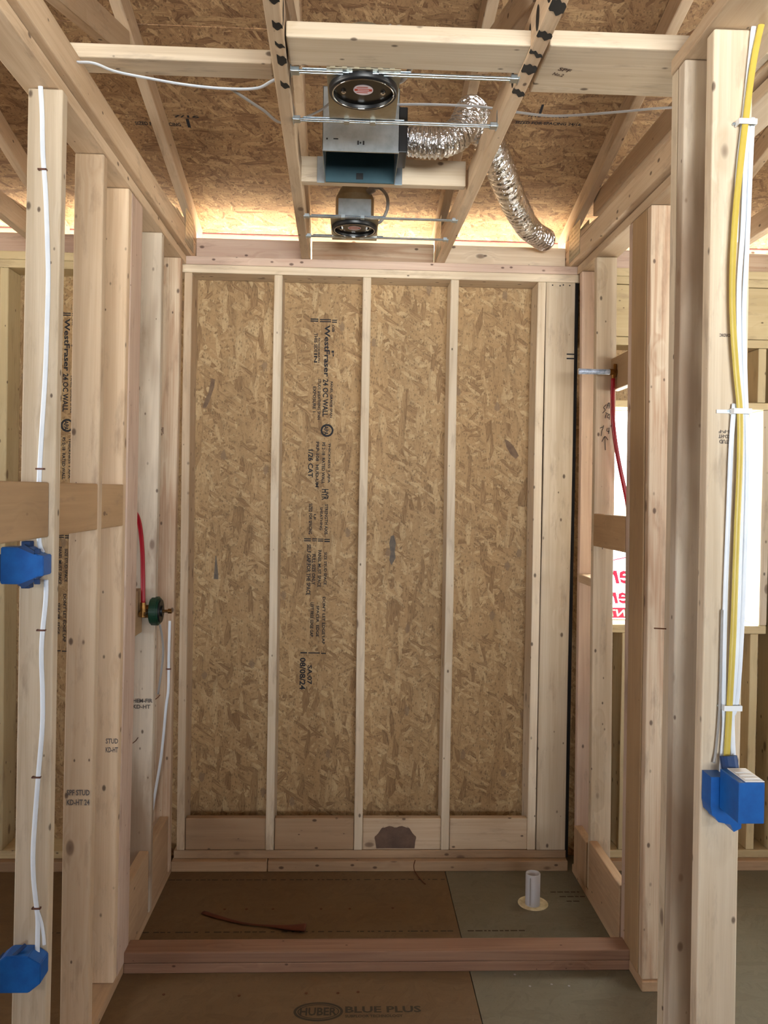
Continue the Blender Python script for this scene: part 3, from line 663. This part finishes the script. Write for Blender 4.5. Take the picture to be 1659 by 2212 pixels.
lumber('low_block', RX+.006, RX+.044, 3.028, 3.426, .040, .262, P_PLATE, 'low block at the right shower wall behind the curb end', 'block', 'low blocks of the right shower wall')
lumber('low_block', RX+.006, RX+.044, 3.470, 3.653, .040, .235, P_PLATE, 'low block at the right shower wall next to the back corner', 'block', 'low blocks of the right shower wall')
lumber('backing_block', RX, RX+.038, 3.028, 3.428, 1.530, 1.668, P_BROWN, 'chest-high brown block in the right shower wall by the window', 'block')
lumber('backing_block', RX+.002, RX+.09, 3.470, 3.653, 1.350, 1.388, P_WARM, 'small flat block between the handwriting stud and the back corner', 'block')
lumber('shower_head_block', 1.098, 1.136, 3.028, 3.492 if 0 else 3.428, 2.192, 2.330, P_BROWN, 'high brown block holding the shower head elbow', 'block')
bm = bmesh.new(); Yf = 3.4285
def stroke(bm, pts, r=.0013): bmtube(bm, [(x, Yf, z) for x, z in pts], r, .0004, (1, 0, 0), 6, smooth=3)
x0 = 1.052
for st in ([(.030, 2.135), (.018, 2.122), (.026, 2.112), (.014, 2.098)], [(.032, 2.118), (.038, 2.140), (.044, 2.140), (.042, 2.118)], [(.034, 2.130), (.044, 2.130)], [(.026, 2.100), (.046, 2.092)], [(.030, 2.094), (.026, 2.078)], [(.040, 2.092), (.034, 2.080), (.046, 2.078)], [(.044, 2.096), (.044, 2.070)],
           [(.004, 2.034), (.018, 2.038), (.012, 2.020), (.010, 2.000)], [(.020, 2.046), (.019, 2.038)], [(.036, 2.034), (.034, 2.022), (.046, 2.022)], [(.044, 2.036), (.043, 2.010)], [(.052, 2.048), (.051, 2.040)], [(.058, 2.050), (.056, 2.042)],
           [(.030, 1.940), (.028, 1.970), (.026, 1.998)], [(.014, 1.976), (.026, 1.999), (.040, 1.984)]):
    stroke(bm, [(x0+a, b) for a, b in st])
bmesh.ops.recalc_face_normals(bm, faces=bm.faces)
toparent(link('handwriting', bm, M_INK), r3)['label'] = 'pencilled height and arrow'
sh = thing('shower_head_pipe', 'short horizontal steel pipe with brass elbow for the shower head', 'pipe', (1.02, 3.35, 2.262))
bm = bmesh.new(); bmcyl(bm, (-.078, 0, 0), (.050, 0, 0), .0115, 20); bmcyl(bm, (-.083, 0, 0), (-.078, 0, 0), .0125, 20); link('steel_nipple', bm, M_NIP, sh, smooth=False)
bm = bmesh.new(); bmcyl(bm, (.048, 0, 0), (.077, 0, 0), .0138, 18); bmcyl(bm, (.063, 0, -.042), (.063, 0, 0), .0088, 14); bmbox(bm, .062, .0765, -.008, .012, -.02, .034, .003); link('brass_elbow', bm, M_BRASS, sh)
tube('water_pipe', M_PEX, [(1.083, 3.35, 2.235), (1.083, 3.35, 2.16), (1.086, 3.35, 2.07), (1.094, 3.35, 2.0), (1.106, 3.35, 1.93), (1.121, 3.35, 1.86), (1.140, 3.35, 1.78), (1.16, 3.35, 1.69)], .0092, label='red water pipe hanging from the shower head elbow past the window', cat='pipe')

# ------------------------------------------------------------------ near right wall
NX = .777; NL = -.004
gN = 'studs of the near right wall'
n1 = lumber('wall_stud', NX, NX+.088, 1.742, 1.780, .039, 2.764, P_LIGHT, 'nearest right stud with yellow and white cables clipped down its face', 'stud', gN, lean=(0, NL, 0))
n2 = lumber('wall_stud', NX-.014, NX+.074, 1.868, 1.906, .039, 2.764, P_STAIN, 'brown-stained stud standing just left of the cable stud on the right', 'stud', gN, lean=(0, NL, 0))
n3 = lumber('wall_stud', NX-.012, NX+.076, 1.908, 1.946, .039, 2.764, P_LIGHT, 'pale stud doubled close behind the brown-stained right stud', 'stud', gN, lean=(0, NL, 0))
lumber('top_plate', NX-.02, NX+.16, .9, 1.95, 2.766, 2.804, P_WARM, 'top plate of the near right wall', 'plate')
lumber('bottom_plate', NX+.002, NX+.09, .9, 1.95, 0, .038, P_PLATE, 'bottom plate of the near right wall', 'plate')
stamp(n1, [('STUD', 0, .0, .024, .009), ('KD-HT', 0, -.011, .026, .008), ('S-P-F', 0, -.021, .026, .007)], (.825, 1.7412, 1.872), (-1, 0, 0), (0, 0, -1), M_INKG)
stamp(n1, [('NORDIC', 0, .0, .030, .007)], (.826, 1.7412, 2.103), (-1, 0, 0), (0, 0, -1), M_INKG)
Y2 = 1.7265
tube('electric_cable', M_YELLOW, [(.905, Y2-.01, 2.90), (.888, Y2-.004, 2.828), (.869, Y2, 2.775), (.852, Y2, 2.69), (.841, Y2, 2.60), (.829, Y2, 2.48), (.819, Y2, 2.36), (.815, Y2, 2.24), (.818, Y2, 2.13), (.828, Y2, 2.02), (.838, Y2, 1.93), (.840, Y2, 1.82), (.837, Y2, 1.66), (.834, Y2, 1.45), (.829, Y2, 1.29), (.826, Y2, 1.20), (.822, Y2, 1.14)], .0072, .0036, label='yellow cable running down the nearest right stud', cat='cable', group='cables on the nearest right stud')
wht = [([(.861, 1.7345, 2.806), (.853, 1.7345, 2.76), (.848, 1.7345, 2.70), (.836, 1.7345, 2.56), (.826, 1.7345, 2.45), (.824, 1.7345, 2.3)], 'white cable crossing left behind the yellow one near the top'),
       ([(.845, 1.7345, 2.56), (.842, 1.7345, 2.45), (.839, 1.7345, 2.32), (.834, 1.7345, 2.2), (.838, 1.7345, 2.06), (.846, 1.7345, 1.93), (.850, 1.7345, 1.8), (.849, 1.7345, 1.6), (.846, 1.7345, 1.4), (.840, 1.7345, 1.29), (.842, 1.736, 1.22), (.846, 1.73, 1.155), (.852, 1.705, 1.125)], 'white cable just right of the yellow one down to the blue box'),
       ([(.856, 1.7345, 2.57), (.853, 1.7345, 2.45), (.850, 1.7345, 2.3), (.846, 1.7345, 2.15), (.852, 1.7345, 2.0), (.860, 1.7345, 1.86), (.861, 1.7345, 1.7), (.858, 1.7345, 1.5), (.850, 1.7345, 1.31), (.836, 1.7345, 1.26)], 'outermost white cable at the right edge of the near stud'),
       ([(.829, 1.7345, 1.95), (.824, 1.7345, 1.86), (.821, 1.7345, 1.7), (.818, 1.7345, 1.5), (.819, 1.7345, 1.32), (.822, 1.7345, 1.25), (.819, 1.735, 1.18), (.815, 1.728, 1.135)], 'white cable just left of the yellow one in its lower half')]
for p, lb in wht: tube('electric_cable', M_WHITE, p, .0055, .0028, label=lb, cat='cable', group='cables on the nearest right stud')
tube('electric_cable', M_GREY, [(.812, 1.7345, 1.50), (.811, 1.7345, 1.3), (.806, 1.736, 1.2), (.800, 1.733, 1.165)], .003, .0025, label='thin greyish wire leftmost above the right blue box', cat='cable', group='cables on the nearest right stud')
for x, z, lb in ((.836, 2.556, 'upper white cable clip on the nearest right stud'), (.838, 1.933, 'middle white cable clip on the nearest right stud, with a strap to its left'), (.831, 1.288, 'lower white cable clip on the nearest right stud')):
    t = thing('cable_clip', lb, 'clip', (x, 1.7405, z), 'white cable clips')
    bm = bmesh.new(); bmbox(bm, -.0165, .0235, -.0215, -.0185, -.006, .006, .001); bmbox(bm, -.0165, -.014, -.0195, .0, -.006, .006, .0006); bmbox(bm, .021, .0235, -.0195, 0, -.006, .006, .0006)
    if 'strap' in lb: bmbox(bm, -.046, -.0165, -.003, 0, -.004, .004, .0006)
    link('clip_bridge', bm, M_CLIP, t)
    bm = bmesh.new(); bmcyl(bm, (-.020, -.004, .001), (-.020, .001, .001), .003, 10); link('clip_nail', bm, M_GALV, t)
# right box
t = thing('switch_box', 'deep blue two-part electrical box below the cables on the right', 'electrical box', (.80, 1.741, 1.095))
bm = bmesh.new()
prof = [(-.022, .052), (.012, .052), (.018, .040), (.046, .040), (.046, -.058), (.030, -.066), (.022, -.050), (-.004, -.045), (-.012, -.034), (-.018, -.030), (-.022, -.01)]
def prism(bm, prof, y0, y1):
    a = [bm.verts.new((x, y0, z)) for x, z in prof]; b = [bm.verts.new((x, y1, z)) for x, z in prof]
    bm.faces.new(a); bm.faces.new(b[::-1])
    for i in range(len(prof)): bm.faces.new((a[i], b[i], b[(i+1) % len(prof)], a[(i+1) % len(prof)]))
    bmesh.ops.recalc_face_normals(bm, faces=bm.faces)
prism(bm, prof, 0, -.045); link('box_body', bm, M_BLUE, t)
bm = bmesh.new(); bmbox(bm, -.004, .050, -.132, -.046, -.013, .071, .002); link('box_body', bm, M_BLUE, t)
bm = bmesh.new(); bmbox(bm, .010, .050, -.130, -.050, .0715, .0735, .0005)  # white piece laid on the box as painted glare of its top face
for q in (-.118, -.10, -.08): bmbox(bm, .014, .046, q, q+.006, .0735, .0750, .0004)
lab = link('box_top_glare', bm, M_CLIP, t); lab['label'] = 'pale ribbed piece painting the glare on the box top'
bm = bmesh.new(); bmcyl(bm, (.030, -.036, .030), (.026, -.020, .090), .018, 16); link('nail_bracket', bm, M_BLUEIN, t)

tube('bent_nail', M_WIRE, [(.766, 1.93, 1.425), (.735, 1.925, 1.427)], .0016, label='nail sticking out sideways from the doubled right studs', cat='nail')
# ------------------------------------------------------------------ curb, drain and floor bits
lumber('curb_board', -.792, 1.050, 2.920, 3.008, .0005, .038, P_CURB, 'lower reddish board of the shower curb', 'curb board', 'stacked curb boards')
lumber('curb_board', -.792, 1.050, 2.918, 3.006, .0385, .078, P_CURB, 'upper reddish board of the shower curb', 'curb board', 'stacked curb boards')
d = thing('drain_pipe', 'short white plastic drain pipe standing up from a hole in the grey floor', 'pipe', (.797, 3.40, 0))
bm = bmesh.new(); n = 32; rr = []
for r, z in ((.031, .001), (.031, .134), (.0265, .134), (.0265, .001)):
    rr.append([bm.verts.new((r*math.cos(2*PI*i/n), r*math.sin(2*PI*i/n), z)) for i in range(n)])
for a, b in zip(rr, rr[1:]):
    for i in range(n): bm.faces.new((a[i], a[(i+1) % n], b[(i+1) % n], b[i]))
link('pipe', bm, M_PVC, d, smooth=True)
bm = bmesh.new(); bmcyl(bm, (.004, .008, .0004), (.004, .008, .002), .064, 36); link('hole_light_disc', bm, M_HOLELIGHT, d)  # flat pale disc painted as light showing through the cut hole
bm = bmesh.new(); bmbox(bm, -.0185, -.0165, -.0300, -.0255, .01, .125); link('printed_line', bm, M_GREY, d)
tube('wood_offcut', M_STICKW, [(-.583, 3.335, .006), (-.50, 3.29, .006), (-.40, 3.245, .007), (-.30, 3.225, .008), (-.22, 3.205, .012), (-.155, 3.20, .014)], .016, .005, label='curved dark wooden offcut lying on the shower floor', cat='offcut', side=(0, 1, 0), rfun=lambda t, i: .55+.2*math.cos(6*t)+1.1*max(0, t-.55)*2)
tube('bent_wire', M_WIRE, [(.318, 3.69, .058), (.312, 3.688, .03), (.32, 3.675, .006), (.345, 3.60, .003), (.355, 3.575, .003)], .0022, label='thin rusty wire hanging over the back floor plate', cat='wire')

# ------------------------------------------------------------------ roof trusses
def truss(X, label, slant=0, mat=P_WARM, web=True, spray=False, plates=True):
    t = thing('roof_truss', label, 'truss', (X+.019, 3.75, 2.807), 'roof trusses')
    zb = .0
    def lp(name, x0, x1, y0, y1, z0, z1, m, lean=(0, 0, 0)):
        return lumber(name, x0, x1, y0, y1, z0, z1, m, parent=t, lean=lean)
    lp('bottom_chord', -.019, .019, -5.2, .105, zb, .089, mat)
    # top chord follows the roof
    L = 5.4; yc = (.235-L*math.cos(ra)/2); zc = roofz(3.75+yc)-2.807-.0445/math.cos(ra)-.001
    lp('top_chord', -.019, .019, yc-L/2, yc+L/2, zc-.0445, zc+.0445, mat, lean=(-ra, 0, 0))
    def web_(y0, z0, y1, z1, m=mat):
        Lw = math.hypot(y1-y0, z1-z0); a = math.atan2(z1-z0, y1-y0)
        lp('web', -.0185, .0185, (y0+y1)/2-Lw/2, (y0+y1)/2+Lw/2, (z0+z1)/2-.044, (z0+z1)/2+.044, m, (a, 0, 0))
    zr = lambda y: roofz(3.75+y)-2.807
    if web:
        web_(-1.9, .13, -1.05, zr(-1.05)-.14); web_(-2.0, .13, -2.75, zr(-2.75)-.14); web_(-4.2, .13, -3.0, zr(-3)-.16)
    # heel wedge
    bm = bmesh.new(); pr = [(.10, .09), (.10, zr(.10)-.094), (-.45, .09)]
    a = [bm.verts.new((-.018, y, z)) for y, z in pr]; b = [bm.verts.new((.018, y, z)) for y, z in pr]
    bm.faces.new(a); bm.faces.new(b[::-1])
    for i in range(3): bm.faces.new((a[i], b[i], b[(i+1) % 3], a[(i+1) % 3]))
    bmesh.ops.recalc_face_normals(bm, faces=bm.faces); link('heel_wedge', bm, mat, t)
    if plates:
        for sx in (-1, 1):
            bm = bmesh.new(); bmbox(bm, sx*.0198-.0006, sx*.0198+.0006, -.16, .02, .02, .17)
            for i in range(9):
                for j in range(7): bmbox(bm, sx*.0206-.0006, sx*.0206+.0006, -.15+i*.019, -.143+i*.019, .03+j*.02, .038+j*.02)
            link('gusset_plate', bm, M_GALVT, t)
    if spray:
        sx = spray
        for yy, w_, sk in ((-1.61, .030, .05), (-1.73, .045, .02), (-1.80, .018, .05), (-1.88, .03, .03), (-1.99, .05, .04)):
            bm = bmesh.new(); xs = [-.0188+.0376*i/8 for i in range(9)]
            if sx > 0: xs = [-.004+.0228*i/8 for i in range(9)]
            top = [(x, yy+sk*x/.02*.3-w_/2*(1-.3*abs(x)/.02)+.004*math.sin(x*400), zb-.0007) for x in xs]; bot = [(x, yy+sk*x/.02*.3+w_/2*(1-.5*(x/.02)**2)+.005*math.sin(x*300), zb-.0007) for x in xs]
            bm.faces.new([bm.verts.new(p) for p in top+bot[::-1]])
            yc_ = yy+sk*sx*.3; pl = [(sx*.0197, yc_+w_*.55*math.cos(2*PI*i/14)+.01*(z_-.03), z_) for i in range(14) for z_ in (.034+.03*math.sin(2*PI*i/14),)]
            bm.faces.new([bm.verts.new(p) for p in pl]); bmesh.ops.recalc_face_normals(bm, faces=bm.faces)
            link('spray_mark', bm, M_SPRAY, t)['label'] = 'black spray paint mark'
    t.rotation_euler = (0, 0, slant)
    return t
tl = truss(-.784, 'roof truss along the left shower wall', 0, P_WARM)
tcl = truss(-.2475, 'roof truss left of the recessed lights, black paint near its front', .0185, P_WARM, spray=1)
tcr = truss(.375, 'roof truss right of the recessed lights, black paint near its front', .0185, P_WARM, spray=-1)
tr = truss(1.000, 'roof truss along the right shower wall', 0, P_WARM)
truss(-1.42, 'first roof truss left of the shower wall', 0, P_WARM)
truss(-2.03, 'second roof truss left of the shower wall', 0, P_WARM)
truss(-2.64, 'third roof truss left of the shower wall', 0, P_WARM)
truss(1.615, 'first roof truss right of the shower wall', 0, P_WARM)
truss(2.225, 'second roof truss right of the shower wall', 0, P_WARM)
lumber('nailer_board', 1.044, 1.082, 1.1, 3.55, 2.975, 3.064, P_WARM, 'board along the top of the right truss with daylight below it', 'board')
lumber('nailer_board', 1.042, 1.13, 1.1, 3.72, 2.805, 2.843, P_WARM, 'upper plate nailed along the right shower wall top', 'plate')

# heel blocks between trusses
gH = 'eave blocks between the trusses'
for x0, x1, lb, m in ((-2.6, -2.05, 'eave block far left beyond the left room trusses', P_PINK), (-1.99, -1.425, 'eave block in the left room', P_PINK), (-1.38, -.786, 'eave block just left of the shower wall truss', P_PINK), (-.744, -.252, 'eave block over the shower, leftmost bay', P_PINK),
                      (-.204, .370, 'eave block between the recessed light trusses, reddish with a stamp', P_RED), (.418, .998, 'eave block over the shower, rightmost bay under the duct end', P_LIGHT), (1.084, 1.612, 'eave block just right of the shower', P_PINK), (1.658, 2.22, 'eave block in the right room', P_RED)):
    lumber('eave_block', x0, x1, 3.828, 3.866, 2.807, 2.918, m, lb, 'block', gH)
# flat blocks
lumber('ceiling_block', -.172, .411, 1.925, 2.055, 2.812, 2.850, P_LIGHT, 'pale flat block in front of the near recessed light', 'block', 'ceiling blocks')
lumber('ceiling_block', .455, 1.0, 1.925, 2.153, 2.815, 2.853, P_LIGHT, 'wide pale block right of the near recessed light with brown stamp', 'block', 'ceiling blocks')
lumber('ceiling_block', 1.04, 1.615, 1.925, 2.153, 2.815, 2.853, P_LIGHT, 'wide pale block continuing into the right room', 'block', 'ceiling blocks')
lumber('ceiling_block', -.790, -.235, 2.215, 2.303, 2.898, 2.936, P_LIGHT, 'long pale block lying over the left truss chords', 'block', 'ceiling blocks')
lumber('ceiling_block', -.204, .382, 2.842, 2.880, 2.822, 2.911, P_LIGHT, 'upright block behind the fan housing', 'block', 'ceiling blocks')
bm = bmesh.new(); text_bm(bm, 'SPF', (.50, 2.035, 2.8142), (.96, .28, 0), (.28, -.96, 0), .034, .016); text_bm(bm, 'No.2', (.492, 2.058, 2.8142), (.96, .28, 0), (.28, -.96, 0), .03, .014)
toparent(link('grade_stamp', bm, M_INKB), bpy.data.objects['ceiling_block.001'])

# ------------------------------------------------------------------ recessed lights
def bar(parent, y, xa, xb, cx, z):
    b = bpy.data.objects.new('bar_hanger', None) if 0 else None
    bm = bmesh.new()
    for q, h in ((0, 0), (.011, .0)):
        bmbox(bm, xa+.006, xb-.006, y+q-.0035, y+q+.0035, z+h, z+h+.005, .001)
    bmbox(bm, xa+.03, cx+.12, y-.006, y+.017, z+.005, z+.008, .0008)
    o = link('bar_hanger', bm, M_BAR, parent)
    for x, s in ((xa, 1), (xb, -1)):
        bm = bmesh.new(); bmbox(bm, min(x, x+s*.003), max(x, x+s*.003), y-.012, y+.024, z-.004, z+.045, .0008)
        bmbox(bm, min(x, x+s*.022), max(x, x+s*.022), y-.006, y+.018, z-.002, z+.010, .001)
        link('end_bracket', bm, M_GALV, o)
    for x in (cx-.045, cx+.03): bm = bmesh.new(); bmbox(bm, x-.008, x+.008, y-.007, y+.018, z-.003, z+.010, .001); link('slide_clip', bm, M_GALV, o)
def recessed(label, c, spans, zf=2.809, slope=0):
    t = thing('recessed_light', label, 'ceiling light', c, 'recessed light housings')
    Z = zf-c[2]
    bm = bmesh.new(); bmbox(bm, -.094, .094, -.10, .175, Z, Z+.002, .0005)
    for i in range(6): bmbox(bm, -.085+i*.03, -.072+i*.03, -.104, -.10, Z-.003, Z+.002)
    link('frame_plate', bm, M_GALVT, t)
    n = 48
    bm = bmesh.new(); prof = [(.0905, Z), (.0905, .006), (.087, .0), (.083, .0), (.081, .006), (.079, .028)]
    rr = [[bm.verts.new((r*math.cos(2*PI*i/n), r*math.sin(2*PI*i/n), z)) for i in range(n)] for r, z in prof]
    for a, b in zip(rr, rr[1:]):
        for i in range(n): bm.faces.new((a[i], b[i], b[(i+1) % n], a[(i+1) % n]))
    bmesh.ops.recalc_face_normals(bm, faces=bm.faces)
    link('collar', bm, M_BLACK, t, smooth=True)
    bm = bmesh.new()
    a = []
    for i in range(n):
        q = 2*PI*i/n; a.append(bm.verts.new((.0825*math.cos(q), .0825*math.sin(q), -.0005)))
    bm2 = bmesh.new(); bmtube(bm2, [(.0805*math.cos(2*PI*i/40), .0805*math.sin(2*PI*i/40), .001) for i in range(41)], .0017, seg=8, smooth=0); bm.free()
    bmesh.ops.recalc_face_normals(bm2, faces=bm2.faces); link('trim_rim', bm2, M_CHROME, t, smooth=True)
    bm = bmesh.new(); bmcyl(bm, (0, 0, .0115), (0, 0, .0135), .080, 40); rf = link('reflector_plate', bm, M_DARKR, t)
    bm = bmesh.new(); bmcyl(bm, (.0, -.005, .0098), (.0, -.005, .0112), .026, 32); st = link('round_sticker', bm, M_STICK, rf)
    bm = bmesh.new()
    for k_ in range(4): quad(bm, (-.018, -.022+k_*.009, .0095), (.036-.004*abs(k_-1.5), 0, 0), (0, .004, 0))
    for s in (-1, 1): quad(bm, (s*.019-.004, -.012, .0096), (.008, 0, 0), (0, .012, 0))
    link('sticker_print', bm, M_STICKR, rf)
    bm = bmesh.new()
    bm.free()
    for s in (-1, 1): bm = bmesh.new(); bmcyl(bm, (s*.052, .005, .005), (s*.052, .005, .0112), .0042, 12); bmcyl(bm, (s*.052, .005, .0075), (s*.052, .005, .0112), .007, 6); link('wing_bolt', bm, M_CHROME, rf)
    # can and junction box above the plate
    bm = bmesh.new(); bmcyl(bm, (0, .04, Z+.002), (0, .04, Z+.125), .078, 40, .078); bmcyl(bm, (0, .04, Z+.125), (0, .04, Z+.165), .078, 40, .058); link('can_housing', bm, M_GALVT, t)
    bm = bmesh.new(); bmbox(bm, -.066, .066, -.052, -.02, Z+.004, Z+.095, .002); bmbox(bm, -.006, .006, -.054, -.051, Z+.078, Z+.090); link('junction_box', bm, M_GALV, t)
    bm = bmesh.new(); bmcyl(bm, (.045, .0, Z+.135), (.075, -.02, Z+.148), .014, 16); bmtube(bm, [(.07, -.02, Z+.147), (.10, -.02, Z+.150), (.128, -.02, Z+.118), (.130, -.02, Z+.068), (.108, -.02, Z+.022), (.085, -.02, Z+.008)], .0065, seg=12)
    bmesh.ops.recalc_face_normals(bm, faces=bm.faces); link('flexible_conduit', bm, M_GREY, t, smooth=True)
    for (yy, xa, xb) in spans: bar(t, yy-c[1], xa-c[0], xb-c[0], 0, Z-.003)
    return t
recessed('near recessed light housing, its dark round mouth showing a red and white sticker', (.0135, 2.152, 2.792), ((2.070, -.172, .411), (2.338, -.186, .404)))
recessed('far recessed light housing beyond the fan, its steel can visible above the bars', (-.006, 3.272, 2.792), ((3.155, -.203, .395), (3.398, -.208, .388)))

# ------------------------------------------------------------------ fan housing and duct
fan = thing('exhaust_fan_housing', 'open steel exhaust fan housing between the two recessed lights', 'fan', (.010, 2.555, 2.812))
bm = bmesh.new(); th = .0015
for b in ((-.119, .121, 0, th, 0, .20), (-.119, -.119+th, 0, .262, 0, .20), (.121-th, .121, 0, .262, 0, .20), (-.119, .121, 0, .262, .20-th, .20)): bmbox(bm, *b)
bmbox(bm, -.119, .121, -.002, .004, -.002, .002)
h = link('housing', bm, M_GALV, fan)
bm = bmesh.new(); bmbox(bm, -.117, .119, .262, .2635, 0, .2); bmbox(bm, -.117, .119, .255, .262, -.001, .001); link('housing_back', bm, M_FANIN, fan)
bm = bmesh.new(); bmbox(bm, -.012, .012, .2595, .262, .012, .034, .0006); bmbox(bm, -.010, -.005, -.0025, -.0005, .020, .032); bmbox(bm, .007, .012, -.0025, -.0005, .020, .032); bmcyl(bm, (.0, -.0022, .026), (.0, 0, .026), .003, 8); bmbox(bm, -.085, -.070, -.0012, 0, .035, .038); bmcyl(bm, (-.105, -.0012, .036), (-.105, 0, .036), .003, 8); link('latch_tab', bm, M_BLACK, fan)
for x in (-.148, .121): bm = bmesh.new(); bmbox(bm, x, x+.027, .278, .2805, .004, .095, .0008); link('mounting_flange', bm, M_GALV, fan)
bm = bmesh.new(); bmcyl(bm, (.121, .11, .10), (.135, .11, .10), .062, 24); bmbox(bm, .121, .150, .045, .175, .02, .165, .003); link('duct_connector', bm, M_BLACK, fan)
dp = [(.1625, 2.665, 2.902), (.215, 2.655, 2.892), (.275, 2.652, 2.892), (.330, 2.665, 2.925), (.362, 2.69, 2.985), (.385, 2.74, 3.035), (.430, 2.82, 3.02), (.490, 2.90, 2.965), (.545, 3.02, 2.935), (.620, 3.22, 2.922), (.690, 3.40, 2.922), (.750, 3.56, 2.932), (.815, 3.68, 2.935), (.885, 3.77, 2.935)]
bm = bmesh.new()
bmtube(bm, dp, .049, seg=40, smooth=26, rfun=lambda t, i: 1+.05*(1 if i % 6 < 3 else -1)+.02*math.sin(i*.9)+.06*max(0, 1-abs(t-.62)*3))
for v_ in bm.verts: v_.co += Vector((random.uniform(-1, 1), random.uniform(-1, 1), random.uniform(-1, 1)))*.0011
bmesh.ops.recalc_face_normals(bm, faces=bm.faces)
tag(link('exhaust_duct', bm, M_FOIL), 'crinkled silver foil duct from the fan over the truss to the eave', 'duct')

# cables in the ceiling
tube('electric_cable', M_WHITE, [(-.745, 2.195, 2.872), (-.70, 2.19, 2.868), (-.657, 2.232, 2.87), (-.57, 2.26, 2.868), (-.482, 2.286, 2.868), (-.38, 2.30, 2.868), (-.285, 2.30, 2.872), (-.234, 2.272, 2.882), (-.16, 2.25, 2.90)], .0062, .003, label='white cable sagging between the two left trusses', cat='cable', side=(0, 1, 0))
tube('electric_cable', M_WHITE, [(.03, 2.50, 2.93), (.2, 2.47, 2.925), (.37, 2.458, 2.918), (.474, 2.455, 2.905), (.602, 2.457, 2.898), (.776, 2.424, 2.90), (.901, 2.40, 2.905), (1.0, 2.40, 2.908), (1.3, 2.40, 2.90), (1.75, 2.42, 2.90)], .0062, .003, label='white cable strung right from the lights across the right trusses', cat='cable', side=(0, 1, 0))
tube('electric_cable', M_GREY, [(-.36, 2.31, 2.874), (-.28, 2.40, 2.86), (-.22, 2.46, 2.85), (-.1, 2.46, 2.90), (-.05, 2.40, 2.95)], .005, .003, label='thin dull cable branching toward the near recessed light', cat='cable')

# print on the roof sheathing
bm = bmesh.new()
def rtext(s, x, y, wd, h):
    text_bm(bm, s, (x, y, roofz(y)-.0012), (1, 0, 0), Vector((0, -1, SL)).normalized(), wd, h)
rtext('SIZED FOR SPACING', -.88, 3.27, .18, .02); rtext('|', -.675, 3.275, .012, .05); rtext('7/16', -.72, 3.22, .1, .014)
rtext('SIZED FOR SPACING 24/16', .62, 3.19, .26, .016); rtext('7/16 RATED', .66, 3.15, .16, .014); rtext('|', .70, 3.15, .01, .07)
toparent(link('printed_marking', bm, M_INK), ceil0)
print('objects', len(bpy.data.objects))
